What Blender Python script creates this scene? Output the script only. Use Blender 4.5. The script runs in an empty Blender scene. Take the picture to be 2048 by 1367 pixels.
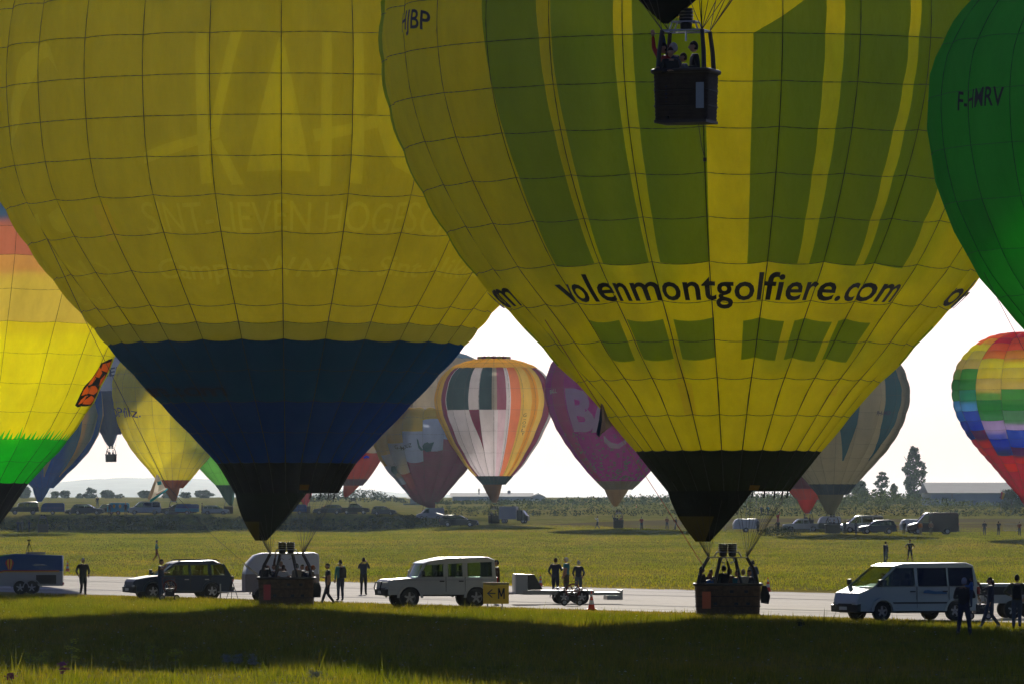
import bpy, bmesh, math, random
import numpy as np
from mathutils import Vector, Matrix, noise
random.seed(7); np.random.seed(7)
S = bpy.context.scene; COL = S.collection
R = math.radians
# ---------------------------------------------------------------- camera, sky, sun, exposure
F = 11378.0; HC = 3.5; HY = 1040.0          # focal length in photo pixels, eye height, horizon row
cam = bpy.data.cameras.new('camera'); cam.lens = 200.0; cam.sensor_width = 36.0
cam.shift_y = (HY - 683.5) / 2048.0; cam.clip_start = 1.0; cam.clip_end = 40000
co = bpy.data.objects.new('camera', cam); COL.objects.link(co); co.location = (0, 0, HC); co.rotation_euler = (R(90), 0, 0)
S.camera = co
SUN_EL, SUN_AZ = 18.1, 0.0                  # degrees; azimuth measured from +Y (straight ahead) towards +X
HAZE = 0.000025
w = bpy.data.worlds.new('World'); S.world = w; w.use_nodes = True
nt = w.node_tree; bg = nt.nodes['Background']; sky = nt.nodes.new('ShaderNodeTexSky')
sky.sky_type = 'NISHITA'; sky.sun_disc = False; sky.sun_elevation = R(SUN_EL); sky.sun_rotation = R(SUN_AZ)
sky.air_density = 1.0; sky.dust_density = 2.2; sky.ozone_density = 1.0; sky.altitude = 150
tn = nt.nodes.new('ShaderNodeMix'); tn.data_type = 'RGBA'; tn.blend_type = 'MULTIPLY'; tn.inputs[0].default_value = 1; tn.inputs[7].default_value = (.80, 1.0, 2.1, 1)
nt.links.new(sky.outputs[0], tn.inputs[6]); nt.links.new(tn.outputs[2], bg.inputs[0]); bg.inputs[1].default_value = 0.030
sl = bpy.data.lights.new('sun', 'SUN'); sl.energy = 4.8; sl.angle = R(0.6); sl.color = (1.0, 0.92, 0.80)
so = bpy.data.objects.new('sun', sl); COL.objects.link(so)
sd = Vector((-math.sin(R(SUN_AZ)) * math.cos(R(SUN_EL)), -math.cos(R(SUN_AZ)) * math.cos(R(SUN_EL)), -math.sin(R(SUN_EL))))
so.rotation_euler = sd.to_track_quat('-Z', 'Y').to_euler(); so.location = (0, 300, 90)
S.view_settings.view_transform = 'Standard'; S.view_settings.look = 'None'; S.view_settings.gamma = 1
S.view_settings.use_curve_mapping = False; S.view_settings.exposure = 0.0
S.render.engine = 'CYCLES'; cy = S.cycles
cy.use_denoising = True; cy.max_bounces = 8; cy.diffuse_bounces = 4; cy.transmission_bounces = 6
cy.transparent_max_bounces = 12; cy.volume_bounces = 0; cy.caustics_reflective = False; cy.caustics_refractive = False
cy.sample_clamp_indirect = 4; cy.use_light_tree = False

# ---------------------------------------------------------------- helpers
def P(px, py, d):
    return Vector(((px - 1024) * d / F, d, HC + (HY - py) * d / F))
def srgb(r, g, b):
    f = lambda c: (c / 12.92 if c <= .04045 else ((c + .055) / 1.055) ** 2.4)
    return (f(r / 255), f(g / 255), f(b / 255))
def tag(o, label=None, cat=None, group=None, kind=None):
    for k, v in (('label', label), ('category', cat), ('group', group), ('kind', kind)):
        if v: o[k] = v
    return o
def empty(name, loc, rz=0, label=None, cat=None, group=None):
    o = bpy.data.objects.new(name, None); COL.objects.link(o); o.location = loc; o.rotation_euler = (0, 0, rz)
    o.empty_display_size = .2
    return tag(o, label, cat, group)
def link(name, me, parent=None):
    o = bpy.data.objects.new(name, me); COL.objects.link(o)
    if parent is not None: o.parent = parent
    return o
def kids(o): return [c for c in bpy.data.objects if c.parent == o]
def copy_tree(o, parent=None):
    c = o.copy(); COL.objects.link(c); c.parent = parent
    for ch in list(o.children): copy_tree(ch, c)
    return c
class MB:
    """collects faces, then becomes ONE mesh object"""
    def __init__(s): s.v = []; s.f = []; s.m = []
    def add(s, vs, fs, m=0):
        b = len(s.v); s.v += [tuple(v) for v in vs]; s.f += [tuple(b + i for i in f) for f in fs]; s.m += [m] * len(fs); return s
    def box(s, x0, x1, y0, y1, z0, z1, m=0, taper=0.0):
        t = taper
        vs = [(x0, y0, z0), (x1, y0, z0), (x1, y1, z0), (x0, y1, z0), (x0 + t, y0 + t, z1), (x1 - t, y0 + t, z1), (x1 - t, y1 - t, z1), (x0 + t, y1 - t, z1)]
        return s.add(vs, [(3, 2, 1, 0), (4, 5, 6, 7), (0, 1, 5, 4), (1, 2, 6, 5), (2, 3, 7, 6), (3, 0, 4, 7)], m)
    def tube(s, pts, r, n=6, m=0, cap=True):
        pts = [Vector(p) for p in pts]; rs = r if isinstance(r, (list, tuple)) else [r] * len(pts)
        vs = []; k = len(pts); prev = None
        for i, p in enumerate(pts):
            t = (pts[min(i + 1, k - 1)] - pts[max(i - 1, 0)]).normalized()
            a = Vector((0, 0, 1)) if abs(t.z) < .9 else Vector((1, 0, 0))
            if prev is not None: a = prev
            u = (a - t * a.dot(t)).normalized(); v = t.cross(u); prev = u
            for j in range(n):
                q = 2 * math.pi * j / n; vs.append(p + (u * math.cos(q) + v * math.sin(q)) * rs[i])
        fs = [(i * n + j, i * n + (j + 1) % n, (i + 1) * n + (j + 1) % n, (i + 1) * n + j) for i in range(k - 1) for j in range(n)]
        if cap: fs += [tuple(range(n - 1, -1, -1)), tuple((k - 1) * n + j for j in range(n))]
        return s.add(vs, fs, m)
    def rings(s, rr, m=0, cap=True, closed=True):
        """rr: list of rings (same count) -> lofted"""
        n = len(rr[0]); vs = [p for r_ in rr for p in r_]; k = len(rr); e = n if closed else n - 1
        fs = [(i * n + j, i * n + (j + 1) % n, (i + 1) * n + (j + 1) % n, (i + 1) * n + j) for i in range(k - 1) for j in range(e)]
        if cap: fs += [tuple(range(n - 1, -1, -1)), tuple((k - 1) * n + j for j in range(n))]
        return s.add(vs, fs, m)
    def lathe(s, prof, c=(0, 0, 0), n=14, m=0, axis='z', cap=True):
        rr = []
        for r_, h in prof:
            ring = []
            for j in range(n):
                q = 2 * math.pi * j / n; a, b = r_ * math.cos(q), r_ * math.sin(q)
                p = (a, b, h) if axis == 'z' else ((a, h, b) if axis == 'y' else (h, a, b))
                ring.append((p[0] + c[0], p[1] + c[1], p[2] + c[2]))
            rr.append(ring)
        return s.rings(rr, m, cap)
    def prism(s, poly, y0, y1, m=0, plane='xz', ch=0.0, wf=None):
        """poly (a,b) extruded along the third axis; ch = chamfer; wf(x,z) scales the half depth"""
        n = len(poly); cx = sum(p[0] for p in poly) / n; cz = sum(p[1] for p in poly) / n
        def shrink(a, b, k):
            dx, dz = cx - a, cz - b; L = math.hypot(dx, dz) or 1
            return a + dx / L * k, b + dz / L * k
        lay = [(y0, ch), (y0 + ch, 0), (y1 - ch, 0), (y1, ch)] if ch else [(y0, 0), (y1, 0)]
        ym = (y0 + y1) / 2; rr = []
        for y, k in lay:
            ring = []
            for a, b in poly:
                a2, b2 = shrink(a, b, k); yy = y
                if wf: yy = ym + (y - ym) * wf(a, b)
                ring.append((a2, yy, b2) if plane == 'xz' else ((a2, b2, yy) if plane == 'xy' else (yy, a2, b2)))
            rr.append(ring)
        return s.rings(rr, m, True)
    def build(s, name, mats, parent=None, smooth=False, loc=None, angle=None):
        me = bpy.data.meshes.new(name); me.from_pydata(s.v, [], s.f); 
        if not isinstance(mats, (list, tuple)): mats = [mats]
        for m_ in mats: me.materials.append(m_)
        me.polygons.foreach_set('material_index', s.m)
        bm = bmesh.new(); bm.from_mesh(me)
        bmesh.ops.recalc_face_normals(bm, faces=bm.faces)
        if smooth:
            for f_ in bm.faces: f_.smooth = True
            for e in bm.edges:
                if len(e.link_faces) == 2 and e.calc_face_angle(0) > R(angle or 38): e.smooth = False
        bm.to_mesh(me); bm.free()
        o = link(name, me, parent)
        if loc is not None: o.location = loc
        return o
MATS = {}
def mat(name, col, rough=.6, metal=0, spec=.5, var=0.0, scale=6.0, bump=0.0, coat=0, tint=None):
    if name in MATS: return MATS[name]
    m = bpy.data.materials.new(name); m.use_nodes = True; t = m.node_tree; b = t.nodes['Principled BSDF']
    b.inputs['Base Color'].default_value = (*col, 1); b.inputs['Roughness'].default_value = rough
    b.inputs['Metallic'].default_value = metal; b.inputs['Specular IOR Level'].default_value = spec
    b.inputs['Coat Weight'].default_value = coat
    if var or bump:
        tc = t.nodes.new('ShaderNodeTexCoord'); n = t.nodes.new('ShaderNodeTexNoise'); n.inputs['Scale'].default_value = scale
        n.inputs['Detail'].default_value = 5; t.links.new(tc.outputs['Object'], n.inputs['Vector'])
        if var:
            mx = t.nodes.new('ShaderNodeMix'); mx.data_type = 'RGBA'
            d2 = tint or tuple(c * (1 - var) for c in col)
            mx.inputs[6].default_value = (*d2, 1); mx.inputs[7].default_value = (*[min(1, c * (1 + var * .5)) for c in col], 1)
            t.links.new(n.outputs['Fac'], mx.inputs[0]); t.links.new(mx.outputs[2], b.inputs['Base Color'])
        if bump:
            bp = t.nodes.new('ShaderNodeBump'); bp.inputs['Strength'].default_value = bump; bp.inputs['Distance'].default_value = .03
            t.links.new(n.outputs['Fac'], bp.inputs['Height']); t.links.new(bp.outputs[0], b.inputs['Normal'])
    MATS[name] = m; return m
def glass_mat(name, tint=(.55, .6, .6), alpha=.35):
    if name in MATS: return MATS[name]
    m = bpy.data.materials.new(name); m.use_nodes = True; t = m.node_tree; t.nodes.clear()
    o = t.nodes.new('ShaderNodeOutputMaterial'); tr = t.nodes.new('ShaderNodeBsdfTransparent'); tr.inputs[0].default_value = (*tint, 1)
    g = t.nodes.new('ShaderNodeBsdfGlossy'); g.inputs['Roughness'].default_value = .05; fr = t.nodes.new('ShaderNodeFresnel'); fr.inputs[0].default_value = 1.45
    mx = t.nodes.new('ShaderNodeMixShader'); t.links.new(fr.outputs[0], mx.inputs[0]); t.links.new(tr.outputs[0], mx.inputs[1]); t.links.new(g.outputs[0], mx.inputs[2])
    t.links.new(mx.outputs[0], o.inputs[0]); MATS[name] = m; return m
FWD = 0.35
def fabric(name, col, trans=.5, gloss=.004, dirt=.16, rough=.45, fwd=None):
    """rip-stop nylon: reflects and lets light through; faint streaks"""
    if name in MATS: return MATS[name]
    m = bpy.data.materials.new(name); m.use_nodes = True; t = m.node_tree; t.nodes.clear(); L = t.links.new
    o = t.nodes.new('ShaderNodeOutputMaterial')
    tc = t.nodes.new('ShaderNodeTexCoord'); mp = t.nodes.new('ShaderNodeMapping'); mp.inputs['Scale'].default_value = (.9, .9, .28)
    n = t.nodes.new('ShaderNodeTexNoise'); n.inputs['Scale'].default_value = .8; n.inputs['Detail'].default_value = 7; n.inputs['Roughness'].default_value = .68
    L(tc.outputs['Object'], mp.inputs[0]); L(mp.outputs[0], n.inputs['Vector'])
    rp = t.nodes.new('ShaderNodeMapRange'); rp.inputs[1].default_value = .38; rp.inputs[2].default_value = .7; rp.inputs[3].default_value = 1.0; rp.inputs[4].default_value = 1 - dirt
    L(n.outputs['Fac'], rp.inputs[0])
    mu = t.nodes.new('ShaderNodeMix'); mu.data_type = 'RGBA'; mu.blend_type = 'MULTIPLY'; mu.inputs[0].default_value = 1; mu.inputs[6].default_value = (*col, 1)
    L(rp.outputs[0], mu.inputs[7])
    n2 = t.nodes.new('ShaderNodeTexNoise'); n2.inputs['Scale'].default_value = 2.2; n2.inputs['Detail'].default_value = 3
    L(mp.outputs[0], n2.inputs['Vector'])
    bp = t.nodes.new('ShaderNodeBump'); bp.inputs['Strength'].default_value = .24; bp.inputs['Distance'].default_value = .25; L(n2.outputs['Fac'], bp.inputs['Height'])
    df = t.nodes.new('ShaderNodeBsdfDiffuse'); tl = t.nodes.new('ShaderNodeBsdfTranslucent'); gl = t.nodes.new('ShaderNodeBsdfGlossy'); gl.inputs['Roughness'].default_value = rough
    L(mu.outputs[2], df.inputs[0]); L(mu.outputs[2], tl.inputs[0])
    for q in (df, tl, gl): L(bp.outputs[0], q.inputs['Normal'])
    a = t.nodes.new('ShaderNodeMixShader'); a.inputs[0].default_value = trans; L(df.outputs[0], a.inputs[1]); L(tl.outputs[0], a.inputs[2])
    b = t.nodes.new('ShaderNodeMixShader'); b.inputs[0].default_value = gloss; L(a.outputs[0], b.inputs[1]); L(gl.outputs[0], b.inputs[2])
    if fwd is None: fwd = (.55 if trans >= .6 else FWD) if trans > .35 else 0
    rf = t.nodes.new('ShaderNodeBsdfRefraction'); rf.inputs['IOR'].default_value = 1.02; rf.inputs['Roughness'].default_value = .75; L(mu.outputs[2], rf.inputs[0])
    c = t.nodes.new('ShaderNodeMixShader'); c.inputs[0].default_value = fwd; L(b.outputs[0], c.inputs[1]); L(rf.outputs[0], c.inputs[2])
    L(c.outputs[0], o.inputs[0]); MATS[name] = m; return m
def film(name, col, cover=.3):
    """thin ink film: mostly transparent print on the cloth"""
    if name in MATS: return MATS[name]
    m = bpy.data.materials.new(name); m.use_nodes = True; t = m.node_tree; t.nodes.clear(); L = t.links.new
    o = t.nodes.new('ShaderNodeOutputMaterial'); tr = t.nodes.new('ShaderNodeBsdfTransparent'); df = t.nodes.new('ShaderNodeBsdfDiffuse'); df.inputs[0].default_value = (*col, 1)
    a = t.nodes.new('ShaderNodeMixShader'); a.inputs[0].default_value = cover; L(tr.outputs[0], a.inputs[1]); L(df.outputs[0], a.inputs[2]); L(a.outputs[0], o.inputs[0])
    MATS[name] = m; return m
def text_polys(s, size=1.0, bold=0.0, shear=0.0, space=1.0):
    """flat 2-D faces of a lettering"""
    c = bpy.data.curves.new('t', 'FONT'); c.body = s; c.size = size; c.offset = bold; c.shear = shear; c.space_character = space; c.resolution_u = 3
    o = bpy.data.objects.new('t', c); me = o.to_mesh(); bm = bmesh.new(); bm.from_mesh(me); o.to_mesh_clear()
    bpy.data.objects.remove(o); bpy.data.curves.remove(c); return bm

# ---------------------------------------------------------------- terrain
def smooth(a, b, x):
    t = min(1, max(0, (x - a) / (b - a))); return t * t * (3 - 2 * t)
KN = [(-100, 0), (440, 0), (600, .9), (711, 1.85), (800, 2.5), (850, 3.2), (1000, 4.3), (1200, 6.0), (1500, 8.2), (2000, 11.4), (2400, 13.3), (3200, 14), (20000, 20)]
KL = [(-100, 0), (440, 0), (600, .8), (711, 1.35), (815, 1.9), (822, 2.15), (828, 4.15), (833, 4.4), (870, 4.45), (1000, 4.9), (1200, 6.3), (1500, 8.4), (2000, 11.6), (2400, 13.3), (3200, 14), (20000, 20)]
KD, KZ = [k[0] for k in KN], [k[1] for k in KN]
LD, LZ = [k[0] for k in KL], [k[1] for k in KL]
def ground_z(x, y):
    k = 1 - smooth(-23, -4, x * 840 / max(y, 400))      # the scrub-grown bank ends left of the middle
    z = float(np.interp(y, KD, KZ)) * (1 - k) + float(np.interp(y, LD, LZ)) * k
    return z + noise.noise(Vector((x * .02, y * .012, 0))) * .15 * smooth(450, 620, y)
def struct(o): o['kind'] = 'structure'; return o
def ramp(t, fac, stops):
    r_ = t.nodes.new('ShaderNodeValToRGB'); t.links.new(fac, r_.inputs[0]); e = r_.color_ramp.elements
    while len(e) < len(stops): e.new(.5)
    for k_, (p, c) in zip(e, stops): k_.position = p; k_.color = (*c, 1)
    return r_.outputs[0]
def nz(t, vec, scale, det=4, rough=.6):
    n = t.nodes.new('ShaderNodeTexNoise'); n.inputs['Scale'].default_value = scale; n.inputs['Detail'].default_value = det; n.inputs['Roughness'].default_value = rough
    t.links.new(vec, n.inputs['Vector']); return n.outputs['Fac']
def grass_mat(name, bright=1.0, blade=False):
    m = bpy.data.materials.new(name); m.use_nodes = True; t = m.node_tree; t.nodes.clear(); L = t.links.new
    o = t.nodes.new('ShaderNodeOutputMaterial'); g = t.nodes.new('ShaderNodeNewGeometry')
    mp = t.nodes.new('ShaderNodeMapping'); mp.inputs['Scale'].default_value = (1, .35, 1); L(g.outputs['Position'], mp.inputs[0])
    big = nz(t, mp.outputs[0], .06, 5); sm = nz(t, mp.outputs[0], 2.4, 6)
    a = ramp(t, big, [(.3, (.072, .098, .016)), (.5, (.130, .135, .028)), (.68, (.20, .16, .05))])
    b = ramp(t, sm, [(.3, (.45, .5, .45)), (.7, (1.4, 1.35, 1.25))])
    mu = t.nodes.new('ShaderNodeMix'); mu.data_type = 'RGBA'; mu.blend_type = 'MULTIPLY'; mu.inputs[0].default_value = 1; L(a, mu.inputs[6]); L(b, mu.inputs[7])
    sx = t.nodes.new('ShaderNodeSeparateXYZ'); L(g.outputs['Position'], sx.inputs[0]); ma = t.nodes.new('ShaderNodeMath'); ma.operation = 'MULTIPLY_ADD'; ma.inputs[1].default_value = 2; L(sx.outputs[0], ma.inputs[0]); L(sx.outputs[1], ma.inputs[2])
    md = nz(t, mp.outputs[0], .5, 5, .7); mb = t.nodes.new('ShaderNodeMath'); mb.operation = 'MULTIPLY_ADD'; mb.inputs[1].default_value = 26; mb.inputs[2].default_value = -13; L(md, mb.inputs[0]); mc = t.nodes.new('ShaderNodeMath'); L(ma.outputs[0], mc.inputs[0]); L(mb.outputs[0], mc.inputs[1])
    sb = t.nodes.new('ShaderNodeMath'); sb.operation = 'SUBTRACT'; sb.inputs[1].default_value = 266; L(mc.outputs[0], sb.inputs[0]); ab = t.nodes.new('ShaderNodeMath'); ab.operation = 'ABSOLUTE'; L(sb.outputs[0], ab.inputs[0])
    mr = t.nodes.new('ShaderNodeMapRange'); mr.inputs[1].default_value = 44; mr.inputs[2].default_value = 54; mr.inputs[3].default_value = .8; mr.inputs[4].default_value = 0; L(ab.outputs[0], mr.inputs[0])
    pt = ramp(t, md, [(.42, (0, 0, 0)), (.62, (.55, .55, .55))]); mxx = t.nodes.new('ShaderNodeMath'); mxx.operation = 'MAXIMUM'; L(mr.outputs[0], mxx.inputs[0]); L(pt, mxx.inputs[1])
    dy = t.nodes.new('ShaderNodeMix'); dy.data_type = 'RGBA'; L(mxx.outputs[0], dy.inputs[0]); L(mu.outputs[2], dy.inputs[6]); dy.inputs[7].default_value = (.175 * bright, .135 * bright, .04 * bright, 1)
    bm_ = t.nodes.new('ShaderNodeMix'); bm_.data_type = 'RGBA'; bm_.blend_type = 'MULTIPLY'; bm_.inputs[0].default_value = 1; bm_.inputs[7].default_value = (bright, bright, bright, 1); L(dy.outputs[2], bm_.inputs[6])
    out = bm_.outputs[2]
    if blade:
        rr = ramp(t, g.outputs['Random Per Island'], [(0, (.7, .8, .5)), (.6, (1, 1.08, .6)), (.9, (1.25, 1.2, .7)), (1, (1.7, 1.5, .9))])
        m2 = t.nodes.new('ShaderNodeMix'); m2.data_type = 'RGBA'; m2.blend_type = 'MULTIPLY'; m2.inputs[0].default_value = 1; L(out, m2.inputs[6]); L(rr, m2.inputs[7]); out = m2.outputs[2]
        df = t.nodes.new('ShaderNodeBsdfDiffuse'); tl = t.nodes.new('ShaderNodeBsdfTranslucent'); L(out, df.inputs[0])
        hs = t.nodes.new('ShaderNodeHueSaturation'); hs.inputs['Value'].default_value = 1.5; hs.inputs['Saturation'].default_value = 1.1; L(out, hs.inputs['Color']); L(hs.outputs[0], tl.inputs[0])
        mx = t.nodes.new('ShaderNodeMixShader'); mx.inputs[0].default_value = .55; L(df.outputs[0], mx.inputs[1]); L(tl.outputs[0], mx.inputs[2])
        L(mx.outputs[0], o.inputs[0])
    else:
        df = t.nodes.new('ShaderNodeBsdfDiffuse'); L(out, df.inputs[0])
        bp = t.nodes.new('ShaderNodeBump'); bp.inputs['Strength'].default_value = .7; bp.inputs['Distance'].default_value = .12; L(sm, bp.inputs['Height']); L(bp.outputs[0], df.inputs['Normal'])
        L(df.outputs[0], o.inputs[0])
    MATS[name] = m; return m
g_grass = grass_mat('meadow', 1.3); g_blade = grass_mat('grass_blades', 1.3, True); g_near = grass_mat('near_grass_blades', 1.05, True)
ys = list(np.linspace(-60, 440, 60)) + list(np.linspace(446, 800, 60)) + list(np.linspace(804, 880, 60)) + list(np.geomspace(884, 12000, 110))
cs = np.linspace(-1, 1, 241); cs = np.sign(cs) * np.abs(cs) ** 1.7
vs = []; fs = []
for y in ys:
    for c in cs: x = c * (120 + .55 * max(y, 0)); vs.append((x, y, ground_z(x, y)))
nc = len(cs)
for i in range(len(ys) - 1):
    for j in range(nc - 1): fs.append((i * nc + j, i * nc + j + 1, (i + 1) * nc + j + 1, (i + 1) * nc + j))
go = MB().add(vs, fs).build('ground', g_grass, smooth=True, angle=80); struct(go)

# taxiway: near edge y = 230-2x, far edge y = 303-2x
m = bpy.data.materials.new('concrete'); m.use_nodes = True; t = m.node_tree; b = t.nodes['Principled BSDF']; L = t.links.new
g = t.nodes.new('ShaderNodeNewGeometry'); mp = t.nodes.new('ShaderNodeMapping'); mp.vector_type = 'TEXTURE'; mp.inputs['Rotation'].default_value = (0, 0, math.atan2(-2, 1)); mp.inputs['Scale'].default_value = (14, 1, 1)
L(g.outputs['Position'], mp.inputs[0])
st = nz(t, mp.outputs[0], .55, 6, .7); fi = nz(t, g.outputs['Position'], 3.0, 6, .7)
c1 = ramp(t, st, [(.3, (.10, .088, .075)), (.40, (.25, .22, .185)), (.48, (.42, .375, .31)), (.72, (.52, .465, .39))]); c2 = ramp(t, fi, [(.3, (.7, .7, .7)), (.7, (1.1, 1.1, 1.1))])
mu = t.nodes.new('ShaderNodeMix'); mu.data_type = 'RGBA'; mu.blend_type = 'MULTIPLY'; mu.inputs[0].default_value = 1; L(c1, mu.inputs[6]); L(c2, mu.inputs[7]); L(mu.outputs[2], b.inputs['Base Color'])
b.inputs['Roughness'].default_value = 1; b.inputs['Specular IOR Level'].default_value = .0
bp = t.nodes.new('ShaderNodeBump'); bp.inputs['Strength'].default_value = .12; bp.inputs['Distance'].default_value = .01; L(fi, bp.inputs['Height']); L(bp.outputs[0], b.inputs['Normal'])
b2 = t.nodes.new('ShaderNodeBsdfPrincipled'); b2.inputs['Roughness'].default_value = .75; b2.inputs['Specular IOR Level'].default_value = .12; L(mu.outputs[2], b2.inputs['Base Color'])
mxs = t.nodes.new('ShaderNodeMixShader'); mxs.inputs[0].default_value = .35; L(b.outputs[0], mxs.inputs[1]); L(b2.outputs[0], mxs.inputs[2]); L(mxs.outputs[0], t.nodes['Material Output'].inputs[0])
m_road = m
def strip(o0, o1, name, mm, z, x0=-66, x1=88, wob=0.0, n=300):
    q = MB(); vs = []
    for i in range(n + 1):
        x = x0 + (x1 - x0) * i / n
        for k_, o_ in enumerate((o0, o1)):
            yy = o_ - 2 * x + wob * 2.2 * noise.noise(Vector((x * 1.3, k_ * 9, 0)))
            vs.append((x, yy, ground_z(x, yy) + z))
    q.add(vs, [(2 * i, 2 * i + 2, 2 * i + 3, 2 * i + 1) for i in range(n)]); return struct(q.build(name, mm))
strip(229, 303, 'taxiway', m_road, .008, wob=.35)
m_line = mat('line_paint', (.75, .72, .66), 1.0, spec=0, var=.35, scale=2); m_line2 = mat('worn_line_paint', (.6, .56, .5), 1.0, spec=0, var=.4, scale=2)
strip(244, 246.2, 'road_marking', m_line, .014); strip(278, 279.6, 'road_marking', m_line2, .014)
m_dark = mat('edge_soil', (.07, .06, .04), .9, var=.5, scale=3)
strip(303.2, 305.0, 'road_edge', m_dark, .012, wob=.5); 

def blades(name, n, y0, y1, w, h, mm, seed, bend=.5, clump=0.0, keep=None):
    rs = np.random.RandomState(seed)
    y = np.sqrt(rs.uniform(y0 ** 2, y1 ** 2, n)); x = (rs.uniform(-.5, .5, n)) * y * .18 * 1.18
    ok = np.ones(n, bool)
    d = y + 2 * x; ok &= ~((d > 229.2) & (d < 303.2))
    if clump:
        v = np.sin(x * 3.1 + np.sin(y * .9) * 2) + np.sin(y * 1.3 + x * 1.7) + np.sin(x * 9.1 - y * 2.1) * .6; ok &= (v + rs.normal(0, 1, n)) > -clump
    x, y = x[ok], y[ok]; n = len(x)
    z = np.array([ground_z(a, b_) for a, b_ in zip(x, y)])
    hh = h * rs.uniform(.45, 1.25, n) * (1 + .35 * np.sin(x * .8 + y * .23) * np.sin(y * .11)); ww = w * rs.uniform(.6, 1.4, n); a = rs.uniform(-1.1, 1.1, n)
    edge = np.abs(y + 2 * x - 227); hh *= np.where(edge < 9, .35 + .65 * edge / 9, 1)
    V = np.zeros((n, 3, 3)); dx, dy = np.cos(a) * ww / 2, np.sin(a) * ww / 2; lx, ly = rs.normal(0, bend, n) * hh * .6, rs.normal(0, bend, n) * hh * .6
    V[:, 0] = np.stack([x - dx, y - dy, z - .02], 1); V[:, 1] = np.stack([x + dx, y + dy, z - .02], 1); V[:, 2] = np.stack([x + lx, y + ly, z + hh], 1)
    me = bpy.data.meshes.new(name); me.vertices.add(3 * n); me.vertices.foreach_set('co', V.ravel()); me.loops.add(3 * n)
    me.loops.foreach_set('vertex_index', np.arange(3 * n, dtype=np.int32)); me.polygons.add(n)
    me.polygons.foreach_set('loop_start', np.arange(0, 3 * n, 3, dtype=np.int32)); me.materials.append(mm); me.update(calc_edges=True); me.validate()
    o = link(name, me); return tag(o, kind='stuff')
o = blades('grass', 330000, 113, 262, .026, .19, g_near, 1, clump=.15); tag(o, 'green meadow grass in the foreground before the taxiway', 'grass')
o = blades('weeds', 9000, 113, 222, .035, .42, g_near, 5, clump=-1.6, bend=.35); tag(o, 'taller weed stalks in clumps over the foreground meadow', 'weeds')
o = blades('grass', 330000, 285, 822, .05, .13, g_blade, 2, clump=.8); tag(o, 'sunlit meadow grass between the taxiway and the bank', 'grass')
# ---------------------------------------------------------------- hot-air balloons
SHAPE = [(0, .185), (.1, .33), (.2, .49), (.3, .65), (.4, .79), (.5, .90), (.6, .972), (.68, 1), (.76, .975), (.84, .885), (.905, .745), (.95, .57), (.98, .37), (1, .02)]
def pchip(xs, ys):
    n = len(xs); h = [xs[i + 1] - xs[i] for i in range(n - 1)]; dl = [(ys[i + 1] - ys[i]) / h[i] for i in range(n - 1)]; m = [0] * n
    m[0], m[-1] = dl[0], dl[-1]
    for i in range(1, n - 1):
        if dl[i - 1] * dl[i] > 0: w1, w2 = 2 * h[i] + h[i - 1], h[i] + 2 * h[i - 1]; m[i] = (w1 + w2) / (w1 / dl[i - 1] + w2 / dl[i])
    def f(x):
        i = max(0, min(n - 2, int(np.searchsorted(xs, x)) - 1)); t = (x - xs[i]) / h[i]
        return (2 * t**3 - 3 * t**2 + 1) * ys[i] + (t**3 - 2 * t**2 + t) * h[i] * m[i] + (-2 * t**3 + 3 * t**2) * ys[i + 1] + (t**3 - t**2) * h[i] * m[i + 1]
    return f
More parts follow.
